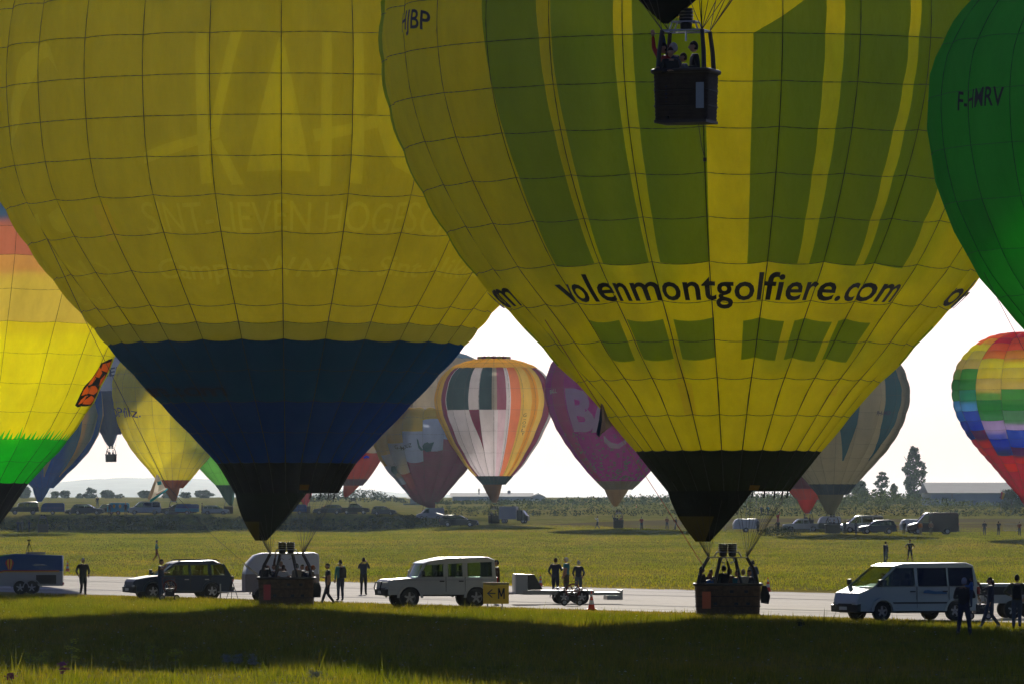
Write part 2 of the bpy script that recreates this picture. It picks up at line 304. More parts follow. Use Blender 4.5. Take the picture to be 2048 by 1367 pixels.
class Balloon:
    """cx: axis column in the photo, d: distance, pts: [(photo row, photo radius)...] bottom to top"""
    def __init__(s, cx, d, pts, N=24, th0=0.0, rows=14, billow=.10, rings=None, lean=0.0, nu=6, nv=4):
        s.s = F / d; s.d = d; s.X = (cx - 1024) / s.s; s.N = N; s.th0 = R(th0); s.bil = billow; s.nu = nu; s.nv = nv; s.lean = lean
        pr = sorted((HC + (HY - y) / s.s, r / s.s) for y, r in pts); s.z0, s.z1 = pr[0][0], pr[-1][0]
        f = pchip([p[0] for p in pr], [p[1] for p in pr])
        n = 400; s.zt = np.linspace(s.z0, s.z1, n); s.rt = np.array([max(.01, f(z)) for z in s.zt])
        s.at = np.concatenate([[0], np.cumsum(np.hypot(np.diff(s.zt), np.diff(s.rt)))])
        s.dr = np.gradient(s.rt, s.zt); s.Rm = s.rt.max()
        if rings: s.ring = sorted([float(np.interp(HC + (HY - y) / s.s, s.zt, s.at)) for y in rings] + [0.0]); 
        else: s.ring = []
        top = s.at[-1]; step = (top / rows)
        a = s.ring[-1] if s.ring else 0.0
        if not s.ring: s.ring = [0.0]
        k = max(1, round((top * .985 - a) / step)); s.ring += [a + (top * .985 - a) * (i + 1) / k for i in range(k)]
        s.root = None
    def r(s, a): return float(np.interp(a, s.at, s.rt))
    def z(s, a): return float(np.interp(a, s.at, s.zt))
    def loc(s, u, a, off=0.0, flat=False):
        """u: gore units, a: arc length up the profile"""
        r_ = s.r(a); z_ = s.z(a); dr = float(np.interp(z_, s.zt, s.dr)); L = math.hypot(1, dr); nr, nzz = 1 / L, -dr / L
        fr = u - math.floor(u); wd = 2 * math.pi * r_ / s.N
        b = s.bil * wd * (4 * fr * (1 - fr)) if not flat else 0
        if not flat:
            i = max(0, min(len(s.ring) - 2, int(np.searchsorted(s.ring, a)) - 1)); g_ = min(1, max(0, (a - s.ring[i]) / (s.ring[i + 1] - s.ring[i])))
            b += .032 * wd * math.sin(math.pi * g_) * (4 * fr * (1 - fr)); b *= min(1, a / (s.at[-1] * .06) + .25)
        th = s.th0 + 2 * math.pi * u / s.N; rr = r_ + (b + off) * nr; lz = z_ - s.z0
        return Vector((rr * math.sin(th) + s.lean * lz, -rr * math.cos(th), z_ - s.gz + (b + off) * nzz))
    def pick(s, px, py):
        """photo point -> (u, a) on the near side"""
        th = 0.0; a = None; yy = s.d
        for _ in range(25):
            z_ = HC + (HY - py) * yy / F; z_ = min(max(z_, s.z0), s.z1); r_ = float(np.interp(z_, s.zt, s.rt))
            x = (px - 1024) * yy / F - s.X - s.lean * (z_ - s.z0); q = max(-.995, min(.995, x / r_)); th = math.asin(q); yy = s.d - r_ * math.cos(th)
        return ((th - s.th0) * s.N / (2 * math.pi), float(np.interp(z_, s.zt, s.at)))
    def ucut(s, th): return (R(th) - s.th0) * s.N / (2 * math.pi)
    def az(s, py): return float(np.interp(HC + (HY - py) / s.s, s.zt, s.at))
def inpoly(x, y, P_):
    c = False; n = len(P_)
    for i in range(n):
        (x1, y1), (x2, y2) = P_[i], P_[i - 1]
        if (y1 > y) != (y2 > y) and x < (x2 - x1) * (y - y1) / (y2 - y1) + x1: c = not c
    return c
from mathutils.geometry import delaunay_2d_cdt
def ink(B, s, p0, p1, cap, m_, bold=0, th=None):
    """lettering sewn into the cloth: triangles and outline edges in (u, a)"""
    bm = text_polys(s, 1.0, bold); xs = [v.co.x for v in bm.verts]; x0, x1 = min(xs), max(xs); (u0, a0), (u1, a1) = th or (B.pick(*p0), B.pick(*p1))
    h = cap / B.s / .70; sl = max(.5, abs(B.z(a0 + .5) - B.z(a0)) / .5)
    f = lambda c: (u0 + (u1 - u0) * (c.x - x0) / (x1 - x0), a0 + (a1 - a0) * (c.x - x0) / (x1 - x0) + c.y * h / sl)
    edges = [(f(e.verts[0].co), f(e.verts[1].co)) for e in bm.edges if len(e.link_faces) == 1]
    bmesh.ops.triangulate(bm, faces=bm.faces[:]); tris = [[f(v.co) for v in q.verts] for q in bm.faces]; bm.free(); return tris, edges, m_
def make_balloon(B, name, label, color, paint=(), group=None, inks=(), gz=None, limit=300, tape=.03, tapemat=None, seamx=True):
    """color(i, j, B) -> material of the panel in gore i, row j ; paint = [(polygon in (u,a), material)]"""
    B.gz = gz if gz is not None else ground_z(B.X, B.d)
    root = empty(name, (B.X, B.d, B.gz), 0, label, 'hot-air balloon', group); B.root = root
    tm = tapemat or mat('load_tape_webbing', (.025, .03, .02), .7)
    boxes = [(min(p[0] for p in pl), max(p[0] for p in pl), min(p[1] for p in pl), max(p[1] for p in pl)) for pl, _ in paint]
    cand = []
    for i in range(B.N):
        # gore index i spans u = i..i+1 around the front: use signed indices so that u=0 is theta0
        ii = i - B.N // 2
        for j in range(len(B.ring) - 1):
            a0, a1 = B.ring[j], B.ring[j + 1]; pc = B.loc(ii + .5, (a0 + a1) / 2) + root.location
            th = B.th0 + 2 * math.pi * (ii + .5) / B.N
            px = 1024 + F * pc.x / pc.y; py = HY - F * (pc.z - HC) / pc.y; face = math.cos(th)
            vis = face > -.05 and -60 < px < 2110 and -70 < py < 1367
            cand.append((-(max(face, .02)) * B.r((a0 + a1) / 2) * (a1 - a0) if vis else 1, ii, j))
    cand.sort(); vis = [c for c in cand if c[0] < 0][:limit]; vs_ = {(c[1], c[2]) for c in vis}
    rest = bmesh.new(); rmats = []
    for c in cand:
        _, i, j = c; a0, a1 = B.ring[j], B.ring[j + 1]; nu = B.nu if (i, j) in vs_ else max(2, B.nu // 2); nv = B.nv if (i, j) in vs_ else 2
        bm = bmesh.new(); g_ = [[bm.verts.new((i + x / nu, a0 + (a1 - a0) * y / nv, 0)) for x in range(nu + 1)] for y in range(nv + 1)]
        for y in range(nv):
            for x in range(nu): bm.faces.new((g_[y][x], g_[y][x + 1], g_[y + 1][x + 1], g_[y + 1][x]))
        base = color(i, j, B); mats = [base]; hit = []; inkt = []
        for tris, edges, im in inks:
            tt = [q for q in tris if min(p[0] for p in q) < i + 1 and max(p[0] for p in q) > i and min(p[1] for p in q) < a1 and max(p[1] for p in q) > a0]
            if tt: inkt.append((tt, [e for e in edges if min(e[0][0], e[1][0]) < i + 1.2 and max(e[0][0], e[1][0]) > i - .2 and min(e[0][1], e[1][1]) < a1 + .5 and max(e[0][1], e[1][1]) > a0 - .5], im))
        if inkt:
            bm.clear(); V = []; E = []
            for y in range(nv + 1):
                for x in range(nu + 1): V.append(Vector((i + x / nu, a0 + (a1 - a0) * y / nv)))
            for y in range(nv + 1):
                for x in range(nu + 1):
                    k = y * (nu + 1) + x
                    if x < nu: E.append((k, k + 1))
                    if y < nv: E.append((k, k + nu + 1))
            for _, ed, _m in inkt:
                for p, q in ed: V += [Vector(p), Vector(q)]; E.append((len(V) - 2, len(V) - 1))
            ov, oe, of, *_r = delaunay_2d_cdt(V, E, [], 0, 1e-5)
            bv = [bm.verts.new((v.x, v.y, 0)) for v in ov]
            for fc in of:
                cx_ = sum(ov[k].x for k in fc) / len(fc); cy_ = sum(ov[k].y for k in fc) / len(fc)
                if i < cx_ < i + 1 and a0 < cy_ < a1: bm.faces.new([bv[k] for k in fc])
            for v in [v for v in bm.verts if not v.link_faces]: bm.verts.remove(v)
        for (bx, (pl, pm)) in zip(boxes, paint):
            for sh in (0, -B.N, B.N):
                if bx[0] + sh < i + 1 and bx[1] + sh > i and bx[2] < a1 and bx[3] > a0:
                    pl2 = [(p[0] + sh, p[1]) for p in pl]
                    for k in range(len(pl2)):
                        p, q = pl2[k - 1], pl2[k]; n_ = Vector((q[1] - p[1], -(q[0] - p[0]), 0))
                        if n_.length > 1e-6 and min(p[0], q[0]) - .3 < i + 1 and max(p[0], q[0]) + .3 > i and min(p[1], q[1]) - .3 < a1 and max(p[1], q[1]) + .3 > a0:
                            bmesh.ops.bisect_plane(bm, geom=bm.verts[:] + bm.edges[:] + bm.faces[:], plane_co=(p[0], p[1], 0), plane_no=n_, dist=1e-5)
                    hit.append((pl2, pm))
        for f_ in bm.faces:
            f_.smooth = True; cc = f_.calc_center_median(); mm = base
            for pl2, pm in hit:
                if inpoly(cc.x, cc.y, pl2): mm = pm
            for tt, _e, im in inkt:
                if any(inpoly(cc.x, cc.y, q) for q in tt): mm = im
            if mm not in mats: mats.append(mm)
            f_.material_index = mats.index(mm)
        for v_ in bm.verts: 
            uu = min(v_.co.x, i + .99999) if v_.co.x > i + .5 else max(v_.co.x, i)
            v_.co = B.loc(uu, v_.co.y)
        if (i, j) in vs_:
            me = bpy.data.meshes.new('fabric_panel'); bm.to_mesh(me); [me.materials.append(m_) for m_ in mats]; link('fabric_panel', me, root)
        else:
            me = bpy.data.meshes.new('x')
            for m_ in mats:
                if m_ not in rmats: rmats.append(m_)
            for f_ in bm.faces: f_.material_index = rmats.index(mats[f_.material_index])
            bm.to_mesh(me); rest.from_mesh(me); bpy.data.meshes.remove(me)
        bm.free()
    if len(rest.faces):
        me = bpy.data.meshes.new('envelope_cloth'); rest.to_mesh(me); [me.materials.append(m_) for m_ in rmats]; tag(link('envelope_cloth', me, root), kind='stuff')
    rest.free()
    # webbing: load tapes along the gore joints, thin tapes across
    def ribbon(q, pts, nrm, wd, th=.012):
        vs = []; n = len(pts)
        for k in range(n):
            t = (pts[min(k + 1, n - 1)] - pts[max(k - 1, 0)]).normalized(); sd_ = nrm[k].cross(t).normalized() * wd / 2
            vs += [pts[k] - sd_ - nrm[k] * .02, pts[k] + nrm[k] * th, pts[k] + sd_ - nrm[k] * .02]
        q.add(vs, [f_ for k in range(n - 1) for f_ in ((3 * k, 3 * k + 1, 3 * k + 4, 3 * k + 3), (3 * k + 1, 3 * k + 2, 3 * k + 5, 3 * k + 4))])
    top = B.ring[-1]; back = MB()
    for i in range(B.N):
        ii = i - B.N // 2; th = B.th0 + 2 * math.pi * ii / B.N; n = 40
        pts = []; nr = []
        for k in range(n + 1):
            a = top * k / n; p = B.loc(ii, a, .01); p2 = B.loc(ii, a, .11); pts.append(p); nr.append((p2 - p).normalized())
        px = 1024 + F * (B.X + B.Rm * math.sin(th)) / B.d; see = math.cos(th) > -.1 and px > -150 and px < 2200
        q = MB() if see else back; ribbon(q, pts, nr, tape)
        if see: q.build('load_tape', tm, root)
    if back.v: back.build('rear_load_tapes', tm, root)['kind'] = 'stuff'
    if seamx:
        for j, a in enumerate(B.ring[1:-1]):
            q = MB(); pts = []; nr = []; M_ = 8
            for k in range(B.N * M_ + 1):
                u = k / M_ - B.N // 2; p = B.loc(u, a, .006); nr.append((B.loc(u, a, .106) - p).normalized()); pts.append(p)
            ribbon(q, pts, nr, tape * .7, .008); q.build('horizontal_tape', tm, root)
    return root
def overlay(B, bm, fx, fy, m_, name, off=.03, cell=.25, parent=None, comp=0.0):
    """flat bmesh -> wrapped onto the balloon. fx(x,y)->u, fy(x,y)->arc"""
    xs = [v.co.x for v in bm.verts]; ysz = [v.co.y for v in bm.verts]; x0, x1, y0, y1 = min(xs), max(xs), min(ysz), max(ysz)
    k = x0 + cell
    while k < x1: bmesh.ops.bisect_plane(bm, geom=bm.verts[:] + bm.edges[:] + bm.faces[:], plane_co=(k, 0, 0), plane_no=(1, 0, 0)); k += cell
    k = y0 + cell
    while k < y1: bmesh.ops.bisect_plane(bm, geom=bm.verts[:] + bm.edges[:] + bm.faces[:], plane_co=(0, k, 0), plane_no=(0, 1, 0)); k += cell
    ym = (y0 + y1) / 2; xx = np.linspace(x0, x1, 400); uu = [fx(x_, ym) for x_ in xx]
    for k in range(399):
        if math.floor(uu[k]) != math.floor(uu[k + 1]):
            t_ = (max(math.floor(uu[k]), math.floor(uu[k + 1])) - uu[k]) / (uu[k + 1] - uu[k]); bmesh.ops.bisect_plane(bm, geom=bm.verts[:] + bm.edges[:] + bm.faces[:], plane_co=(xx[k] + t_ * (xx[k + 1] - xx[k]), 0, 0), plane_no=(1, 0, 0))
    for v in bm.verts: u, a = fx(v.co.x, v.co.y), fy(v.co.x, v.co.y); fr = u - math.floor(u); a += comp * B.bil * 2 * math.pi * B.r(a) / B.N * 4 * fr * (1 - fr); v.co = B.loc(u, a, off)
    for f_ in bm.faces: f_.smooth = True
    me = bpy.data.meshes.new(name); bm.to_mesh(me); bm.free(); me.materials.append(m_)
    return link(name, me, parent or B.root)
def letter(B, s, p0, p1, cap, m_, bold=0, shear=0, space=1.0, name='lettering', off=None, th=None, cell=None, comp=.92):
    off = off or (.06 if B.d < 400 else .13); cell = .16 if B.d < 400 else .2
    """lettering from photo point p0 (baseline left) to p1 (baseline right); cap = cap height in photo px"""
    bm = text_polys(s, 1.0, bold, shear, space); xs = [v.co.x for v in bm.verts]; x0, x1 = min(xs), max(xs)
    if th: (u0, a0), (u1, a1) = th
    else: (u0, a0), (u1, a1) = B.pick(*p0), B.pick(*p1)
    h = cap / B.s / .70
    sl = abs(B.z(a0 + .5) - B.z(a0)) / .5   # foreshortening of the sloped cloth
    fx = lambda x, y: u0 + (u1 - u0) * (x - x0) / (x1 - x0); fy = lambda x, y: a0 + (a1 - a0) * (x - x0) / (x1 - x0) + y * h / max(sl, .5)
    return overlay(B, bm, fx, fy, m_, name, off, cell, None, comp)
def poly_px(B, pts): return [B.pick(*p) for p in pts]
m_blk = mat('black_print', (.008, .008, .01), .6)
m_steel = mat('burner_steel', (.35, .35, .36), .3, 1.0); m_blackmetal = mat('black_metal', (.02, .02, .022), .45, .3); m_leather = mat('dark_leather', (.03, .022, .016), .5, var=.3)
m_rope = mat('tether_rope', (.08, .07, .05), .8); m_redrope = mat('red_rope', (.35, .03, .03), .7); m_wire = mat('suspension_cable', (.05, .05, .05), .4, .5)
def wicker_mat(name, col):
    if name in MATS: return MATS[name]
    m = bpy.data.materials.new(name); m.use_nodes = True; t = m.node_tree; b = t.nodes['Principled BSDF']; L = t.links.new
    tc = t.nodes.new('ShaderNodeTexCoord'); wv = t.nodes.new('ShaderNodeTexWave'); wv.bands_direction = 'Z'; wv.inputs['Scale'].default_value = 14; wv.inputs['Distortion'].default_value = 1.5; L(tc.outputs['Object'], wv.inputs['Vector'])
    n = nz(t, tc.outputs['Object'], 7, 5); c = ramp(t, n, [(.3, tuple(x * .55 for x in col)), (.7, tuple(x * 1.25 for x in col))])
    mu = t.nodes.new('ShaderNodeMix'); mu.data_type = 'RGBA'; mu.blend_type = 'MULTIPLY'; mu.inputs[0].default_value = .55; L(c, mu.inputs[6]); L(wv.outputs['Color'], mu.inputs[7]); L(mu.outputs[2], b.inputs['Base Color'])
    bp = t.nodes.new('ShaderNodeBump'); bp.inputs['Strength'].default_value = .8; bp.inputs['Distance'].default_value = .02; L(wv.outputs['Fac'], bp.inputs['Height']); L(bp.outputs[0], b.inputs['Normal'])
    b.inputs['Roughness'].default_value = .7; MATS[name] = m; return m
m_wick = wicker_mat('wicker', (.22, .13, .06)); m_wickd = wicker_mat('dark_wicker', (.06, .04, .022))
def rrect(w_, d_, r_, z, n=5, wob=0):
    ring = []
    for cx_, cy_, a0 in ((w_ / 2 - r_, d_ / 2 - r_, 0), (-w_ / 2 + r_, d_ / 2 - r_, 90), (-w_ / 2 + r_, -d_ / 2 + r_, 180), (w_ / 2 - r_, -d_ / 2 + r_, 270)):
        for k in range(n): q = R(a0 + 90 * k / (n - 1)); ring.append((cx_ + (r_ + wob) * math.cos(q), cy_ + (r_ + wob) * math.sin(q), z))
    return ring
def make_basket(root, bx, by, bz, W=2.3, D=1.5, H=1.12, wick=None, detail=2, burner_h=2.15, fw=None, nburn=2, rot=0.0, tagmat=None, holes=True, extra=True):
    """basket > rim, uprights, handles; burner frame > burners. Returns corner points for the cables (root space)"""
    wick = wick or m_wick; bk = empty('basket', (bx, by, bz), rot); bk.parent = root
    q = MB(); n = 26 if detail > 1 else 8
    lay = []
    for k in range(n + 1):
        t = k / n; wob = (.012 if k % 2 else -.004) if detail > 1 else 0
        lay.append(rrect(W * (.95 + .05 * t), D * (.95 + .05 * t), .14, H * t, 5, wob))
    for k in range(n, -1, -1):
        t = k / n
        if k in (n, n // 2, 1): lay.append(rrect(W * (.95 + .05 * t) - .09, D * (.95 + .05 * t) - .09, .12, max(.07, H * t), 5))
    q.rings(lay, 0, True); q.build('wicker_wall', wick, bk, True, angle=60)
    q = MB(); ring = rrect(W + .04, D + .04, .16, H + .01); q.tube(ring + [ring[0]], .055, 8, cap=False); q.build('rim', m_leather, bk, True)
    q = MB(); q.box(-W / 2 * .95, W / 2 * .95, -D / 2 * .95, D / 2 * .95, -.05, .012); q.build('floor_board', m_leather, bk)
    if detail > 1:
        for fx in (-.25, .25):
            q = MB(); q.box(fx * W / 2 - .02, fx * W / 2 + .02, -D / 2 + .1, D / 2 - .1, .05, H - .06); q.build('partition', wick, bk)
        if holes:
            for hx, hz in ((.05, .78), (.27, .78), (.30, .38), (.12, .38), (-.2, .38)):
                q = MB(); x_ = hx * W; yy = -D / 2 * (.95 + .05 * hz) - .012; q.prism([(x_ - .07, hz * H - .05), (x_ + .07, hz * H - .05), (x_ + .07, hz * H + .05), (x_ - .07, hz * H + .05)], yy - .02, yy + .02, ch=.008); q.build('step_hole_trim', m_blackmetal, bk)
        for zz in (.3, .62):
            q = MB(); ring = rrect(W * .975 + .03, D * .975 + .03, .15, zz * H); q.tube(ring + [ring[0]], .014, 4, cap=False); q.build('rope_lashing', m_leather, bk)
    if tagmat:
        q = MB(); q.box(-W * .40, -W * .27, -D / 2 - .045, -D / 2 - .03, H * .22, H * .78); q.build('hanging_placard', tagmat, bk)
    fw_ = fw or W * .62; fd = D * .62; cor = []
    for sx in (-1, 1):
        for sy in (-1, 1):
            q = MB(); q.tube([(sx * (W / 2 - .1), sy * (D / 2 - .1), H - .05), (sx * ((W / 2 - .1) * .72 + fw_ * .14), sy * (D * .36), (H + burner_h) / 2), (sx * fw_ / 2, sy * fd / 2, burner_h)], [.055, .05, .045] if detail > 1 else .04, 7); q.build('upright', m_leather, bk, True)
            cor.append(Vector((sx * fw_ / 2, sy * fd / 2, burner_h)))
    if detail > 1 and extra:
        for sx in (-.34, .34):
            for sy in (-1, 1):
                q = MB(); q.tube([(sx * W * .62, sy * (D / 2 - .1), H - .05), (sx * fw_ * .55, sy * fd / 2, burner_h)], .05, 7); q.build('upright', m_leather, bk, True)
    fr = MB(); z = burner_h; r_ = .022 if detail > 1 else .03
    fr.tube([(-fw_ / 2, -fd / 2, z), (fw_ / 2, -fd / 2, z), (fw_ / 2, fd / 2, z), (-fw_ / 2, fd / 2, z), (-fw_ / 2, -fd / 2, z)], r_, 6)
    fr.tube([(-fw_ * .36, -fd * .3, z), (-fw_ * .28, -fd * .3, z + .2), (fw_ * .28, -fd * .3, z + .2), (fw_ * .36, -fd * .3, z)], r_, 6)
    fr.tube([(-fw_ * .36, fd * .3, z), (-fw_ * .28, fd * .3, z + .2), (fw_ * .28, fd * .3, z + .2), (fw_ * .36, fd * .3, z)], r_, 6)
    for k in (-.28, -.1, .1, .28): fr.tube([(fw_ * k, -fd * .3, z + .2), (fw_ * k, fd * .3, z + .2)], r_ * .8, 5)
    fr.build('burner_frame', m_steel, bk, True)
    bps = [(-.17, -.17), (.17, -.17), (-.17, .17), (.17, .17)] if nburn == 4 else ([(-.2, 0), (.2, 0)] if nburn == 2 else [(0, 0)])
    for (ux, uy) in bps:
        q = MB(); q.lathe([(.05, z + .02), (.13, z + .05), (.14, z + .16), (.10, z + .2), (.155, z + .24), (.155, z + .50), (.13, z + .50), (.12, z + .3)], (ux, uy, 0), 10); bu = q.build('burner', m_blackmetal, bk, True)
        if detail > 1:
            q = MB()
            for c_ in range(3): q.lathe([(.165, z + .27 + c_ * .07), (.175, z + .285 + c_ * .07), (.165, z + .30 + c_ * .07)], (ux, uy, 0), 12)
            q.build('burner_coil', m_steel, bu, True); q = MB(); q.tube([(ux, uy, z + .05), (ux * 1.5, uy, z - .14), (ux * .6, uy * .5, z - .22)], .02, 6); q.build('blast_valve', m_steel, bu, True)
    Rz = Matrix.Rotation(rot, 3, 'Z'); return [Rz @ c_ + Vector((bx, by, bz)) for c_ in cor]
def cables(B, cor, n=16, r_=.009, every=1):
    q = MB()
    for i in range(0, B.N, every):
        ii = i - B.N // 2; p = B.loc(ii, 0.0, -.02); c_ = min(cor, key=lambda k: (k.xy - p.xy * .25).length + 0 * k.z)
        sx = 1 if p.x - cor[0].x > 0 else -1
        q.tube([p, c_], r_, 3, cap=False)
    q.build('suspension_cables', m_wire, B.root)['kind'] = 'stuff'
def skirt(B, tip, tw, m_, a_from=-201, a_to=21, name='scoop', rows=10, band=None, patch=None, zt=None, bulge=.06, tipd=0.0):
    """cloth scoop hung under the mouth: tip = photo point of its lower end, tw = tip width px"""
    r0 = B.r(0) * 1.0; zt = B.z(0) - B.gz if zt is None else zt; tx = (tip[0] - 1024) / B.s - B.X; tz = HC + (HY - tip[1]) / B.s - B.gz; rt = tw / 2 / B.s
    n = 24; vs = []
    for k in range(rows + 1):
        t = k / rows
        for j in range(n + 1):
            q = R(a_from + (a_to - a_from) * j / n); a_ = Vector((r0 * math.sin(q), -r0 * math.cos(q), zt)); b_ = Vector((tx + rt * math.sin(q), -rt * math.cos(q) + tipd, tz))
            b_.z += .12 * r0 * (1 - abs(2 * j / n - 1)) * 0
            p = a_.lerp(b_, t); o_ = math.sin(math.pi * t) * bulge * r0; p += Vector((math.sin(q) * o_, -math.cos(q) * o_, 0)); vs.append(p)
    fs = [(k * (n + 1) + j, k * (n + 1) + j + 1, (k + 1) * (n + 1) + j + 1, (k + 1) * (n + 1) + j) for k in range(rows) for j in range(n)]
    q = MB().add(vs, fs); q.m = [(patch(f_ // n, f_ % n) if patch else 0) for f_ in range(rows * n)]
    return q.build(name, m_, B.root, True, angle=80)
# ---------------------------------------------------------------- the balloons of the photograph
def rowy(B, j, f=.5):
    a = B.ring[j] * (1 - f) + B.ring[j + 1] * f; return HY - (B.z(a) - HC) * B.s
def bands(*bs):
    """bs: (photo row limit, material) from the bottom up"""
    def c(i, j, B):
        y = rowy(B, j)
        for lim, m_ in bs:
            if y > lim: return m_
        return bs[-1][1]
    return c
Y1 = fabric("yellow_cloth", (.86, .78, .003), fwd=.08); YL = fabric("pale_yellow_cloth", (.92, .86, .02), fwd=.19); YW = fabric("wide_yellow_cloth", (.90, .76, .012), fwd=.12)
OL = fabric("olive_cloth", (.50, .50, .10), fwd=.05); NV = fabric('navy_cloth', (.004, .065, .27), .12, fwd=0); NB = fabric('blue_cloth', (.004, .045, .36), .12, fwd=0); BK = fabric('black_cloth', (.012, .012, .014), .1)
Y2 = fabric('warm_yellow_cloth', (.92, .84, .003), fwd=.2); GN = fabric('leaf_green_cloth', (.33, .48, .004), fwd=.07); BKG = fabric('bottle_black_cloth', (.02, .028, .012), .2)
def wedge(B, r0, r1, u0, u1): return [(u0, B.az(r0)), (u1, B.az(r0)), (u1, B.az(r1)), (u0, B.az(r1))]
# --- big yellow balloon, left
A = Balloon(573, 234, [(985, 103), (925, 137), (865, 190), (805, 246), (745, 301), (690, 349), (640, 389), (595, 427), (520, 485), (450, 531), (390, 562), (300, 583), (170, 592), (60, 582), (-50, 550), (-150, 500), (-250, 420), (-320, 325), (-365, 200), (-385, 5)],
    N=27, th0=1.3, rings=[925, 865, 805, 745, 688, 655, 622, 557, 488, 418, 346, 270, 193, 115, 39], rows=26, billow=.085)
def colA(i, j, B):
    y = rowy(B, j)
    return BK if y > 925 else (NB if y > 805 else (NV if y > 688 else (OL if y > 657 else Y1)))
pa = [(poly_px(A, q), YL) for q in (
    [(394, 67), (414, 67), (424, 365), (405, 366)], [(464, 65), (486, 64), (440, 255), (420, 255)], [(424, 283), (442, 277), (490, 364), (466, 366)],
    [(558, 75), (566, 75), (620, 340), (495, 340)], [(642, 68), (661, 68), (659, 368), (636, 368)], [(708, 67), (724, 66), (722, 366), (698, 366)],
    [(288, 305), (330, 288), (400, 268), (440, 252), (440, 274), (400, 289), (330, 312), (290, 328)], [(624, 258), (700, 248), (768, 220), (772, 248), (700, 270), (628, 282)],
    [(768, 120), (756, 150), (750, 200), (752, 260), (765, 300), (785, 330), (820, 350), (840, 350), (840, 330), (815, 300), (800, 250), (798, 180), (810, 130), (800, 100)],
    [(45, 150), (55, 115), (75, 92), (98, 84), (112, 98), (120, 120), (128, 148), (118, 128), (108, 116), (92, 120), (75, 145), (60, 190), (48, 250), (36, 300), (30, 290), (36, 220)],
    [(105, 425), (115, 415), (130, 418), (143, 440), (143, 462), (130, 463), (115, 450)], [(70, 430), (85, 420), (92, 440), (85, 452)])]
paA = pa + [([(x, a) for x, a in wedge(A, 500, 432, *([A.pick(210, 460)[0], A.pick(240, 460)[0]]))], YW)]
m_ink = fabric('pale_letter_cloth', (.92, .86, .02), fwd=.19); m_ink2 = fabric('faint_letter_cloth', (.90, .84, .01), fwd=.19)
inkA = [ink(A, 'SINT-LIEVEN HOGESCHOOL', None, None, 56, m_ink, th=(A.pick(302, 462), (A.pick(302, 462)[0] + 6.2, A.pick(302, 462)[1]))), ink(A, 'Campus WAAS - Sint-Niklaas', (330, 555), (962, 552), 36, m_ink, bold=.01),
        ink(A, 'ALAND', (98, 558), (238, 556), 38, m_ink2), ink(A, 'ing center', (152, 606), (264, 606), 24, m_ink2)]
rA = make_balloon(A, 'hot_air_balloon', 'huge yellow balloon with dark blue lower cone and faint KAHO lettering', colA, paA, tape=.05, inks=inkA)
letter(A, 'ture.com', (312, 790), (458, 788), 24, film('dim_print', (.25, .06, .02), .35), bold=.02)
cA = make_basket(rA, 0, 0, 0.0, 2.28, 1.5, 1.13, m_wick, 2, 2.12, 1.35, 4, tagmat=mat('red_placard', (.55, .08, .06), .6))
cables(A, cA)
m_sc = fabric('scoop_cloth', (.012, .016, .012), .2); m_sc2 = fabric('scoop_lining', (.12, .10, .03), .4)
skirt(A, (527, 1080), 34, [m_sc, m_sc2], patch=lambda r_, c_: 1 if (r_ >= 6 and 12 <= c_ <= 18) else 0)
# --- big yellow balloon with green windows, right
Bb = Balloon(1457, 211, [(981, 122), (905, 179), (832, 238), (798, 264), (715, 345), (661, 391), (593, 455), (546, 497), (450, 562), (338, 622), (273, 648), (180, 673), (80, 683), (-20, 676), (-150, 630), (-280, 540), (-380, 430), (-440, 300), (-475, 160), (-485, 5)],
    N=28, th0=6.43, rings=[901, 832, 761, 690, 617, 545, 462, 381, 297, 212, 124, 32], rows=24, billow=.085)
wins = []
st_ = [[(1264, -60), (1264, -20), (1350, 33), (1408, 66), (1420, 523), (1322, 522), (1285, 250)], [(1504, 70), (1645, -2), (1646, -60), (1640, 60), (1620, 270), (1585, 527), (1488, 523), (1496, 250)]]
def sym(p): return [(2 * 1457 - x, y) for x, y in reversed(p)]
s3 = [(1266, -45), (1266, -30), (1350, 33), (1408, 66), (1414, 300), (1420, 523), (1322, 522), (1290, 320), (1270, 120)]
s2 = [(1102, -45), (1230, -45), (1228, 60), (1250, 280), (1298, 523), (1208, 526), (1145, 300), (1108, 120)]
s1 = [(967, -45), (1076, -45), (1080, 60), (1115, 280), (1190, 525), (1115, 531), (1030, 320), (975, 120)]
w1 = [(1178, 639), (1240, 637), (1272, 716), (1226, 718)]; w2 = [(1254, 637), (1327, 636), (1348, 714), (1288, 716)]; w3 = [(1348, 635), (1428, 635), (1432, 713), (1366, 714)]
base_w = [poly_px(Bb, q) for p in (s1, s2, s3, w1, w2, w3) for q in (p, sym(p))]
for sh in (0, 127, -127):
    du = sh / 360 * 28; wins += [([(u + du, a) for u, a in p], GN) for p in base_w]
patches = [(poly_px(Bb, q), YW) for q in ([(1345, 690), (1358, 690), (1372, 760), (1358, 760)], [(1355, 762), (1384, 762), (1394, 830), (1372, 830)], [(1667, 770), (1676, 770), (1668, 788), (1658, 788)])]
def colB(i, j, B): return BKG if rowy(B, j) > 901 else Y2
rB = make_balloon(Bb, 'hot_air_balloon', 'huge yellow balloon with green window shapes and volenmontgolfiere.com lettering', colB, wins + patches, tape=.052)
p0, p1 = Bb.pick(1140, 602), Bb.pick(1771, 606)
for sh in (0, 113, -113):
    du = sh / 360 * 28; letter(Bb, 'volenmontgolfiere.com', None, None, 50, m_blk, bold=.016, space=1.03, th=((p0[0] + du, p0[1]), (p1[0] + du, p0[1])), cell=.45)
letter(Bb, 'HJBP', (818, 73), (868, 66), 36, m_blk, bold=.012)
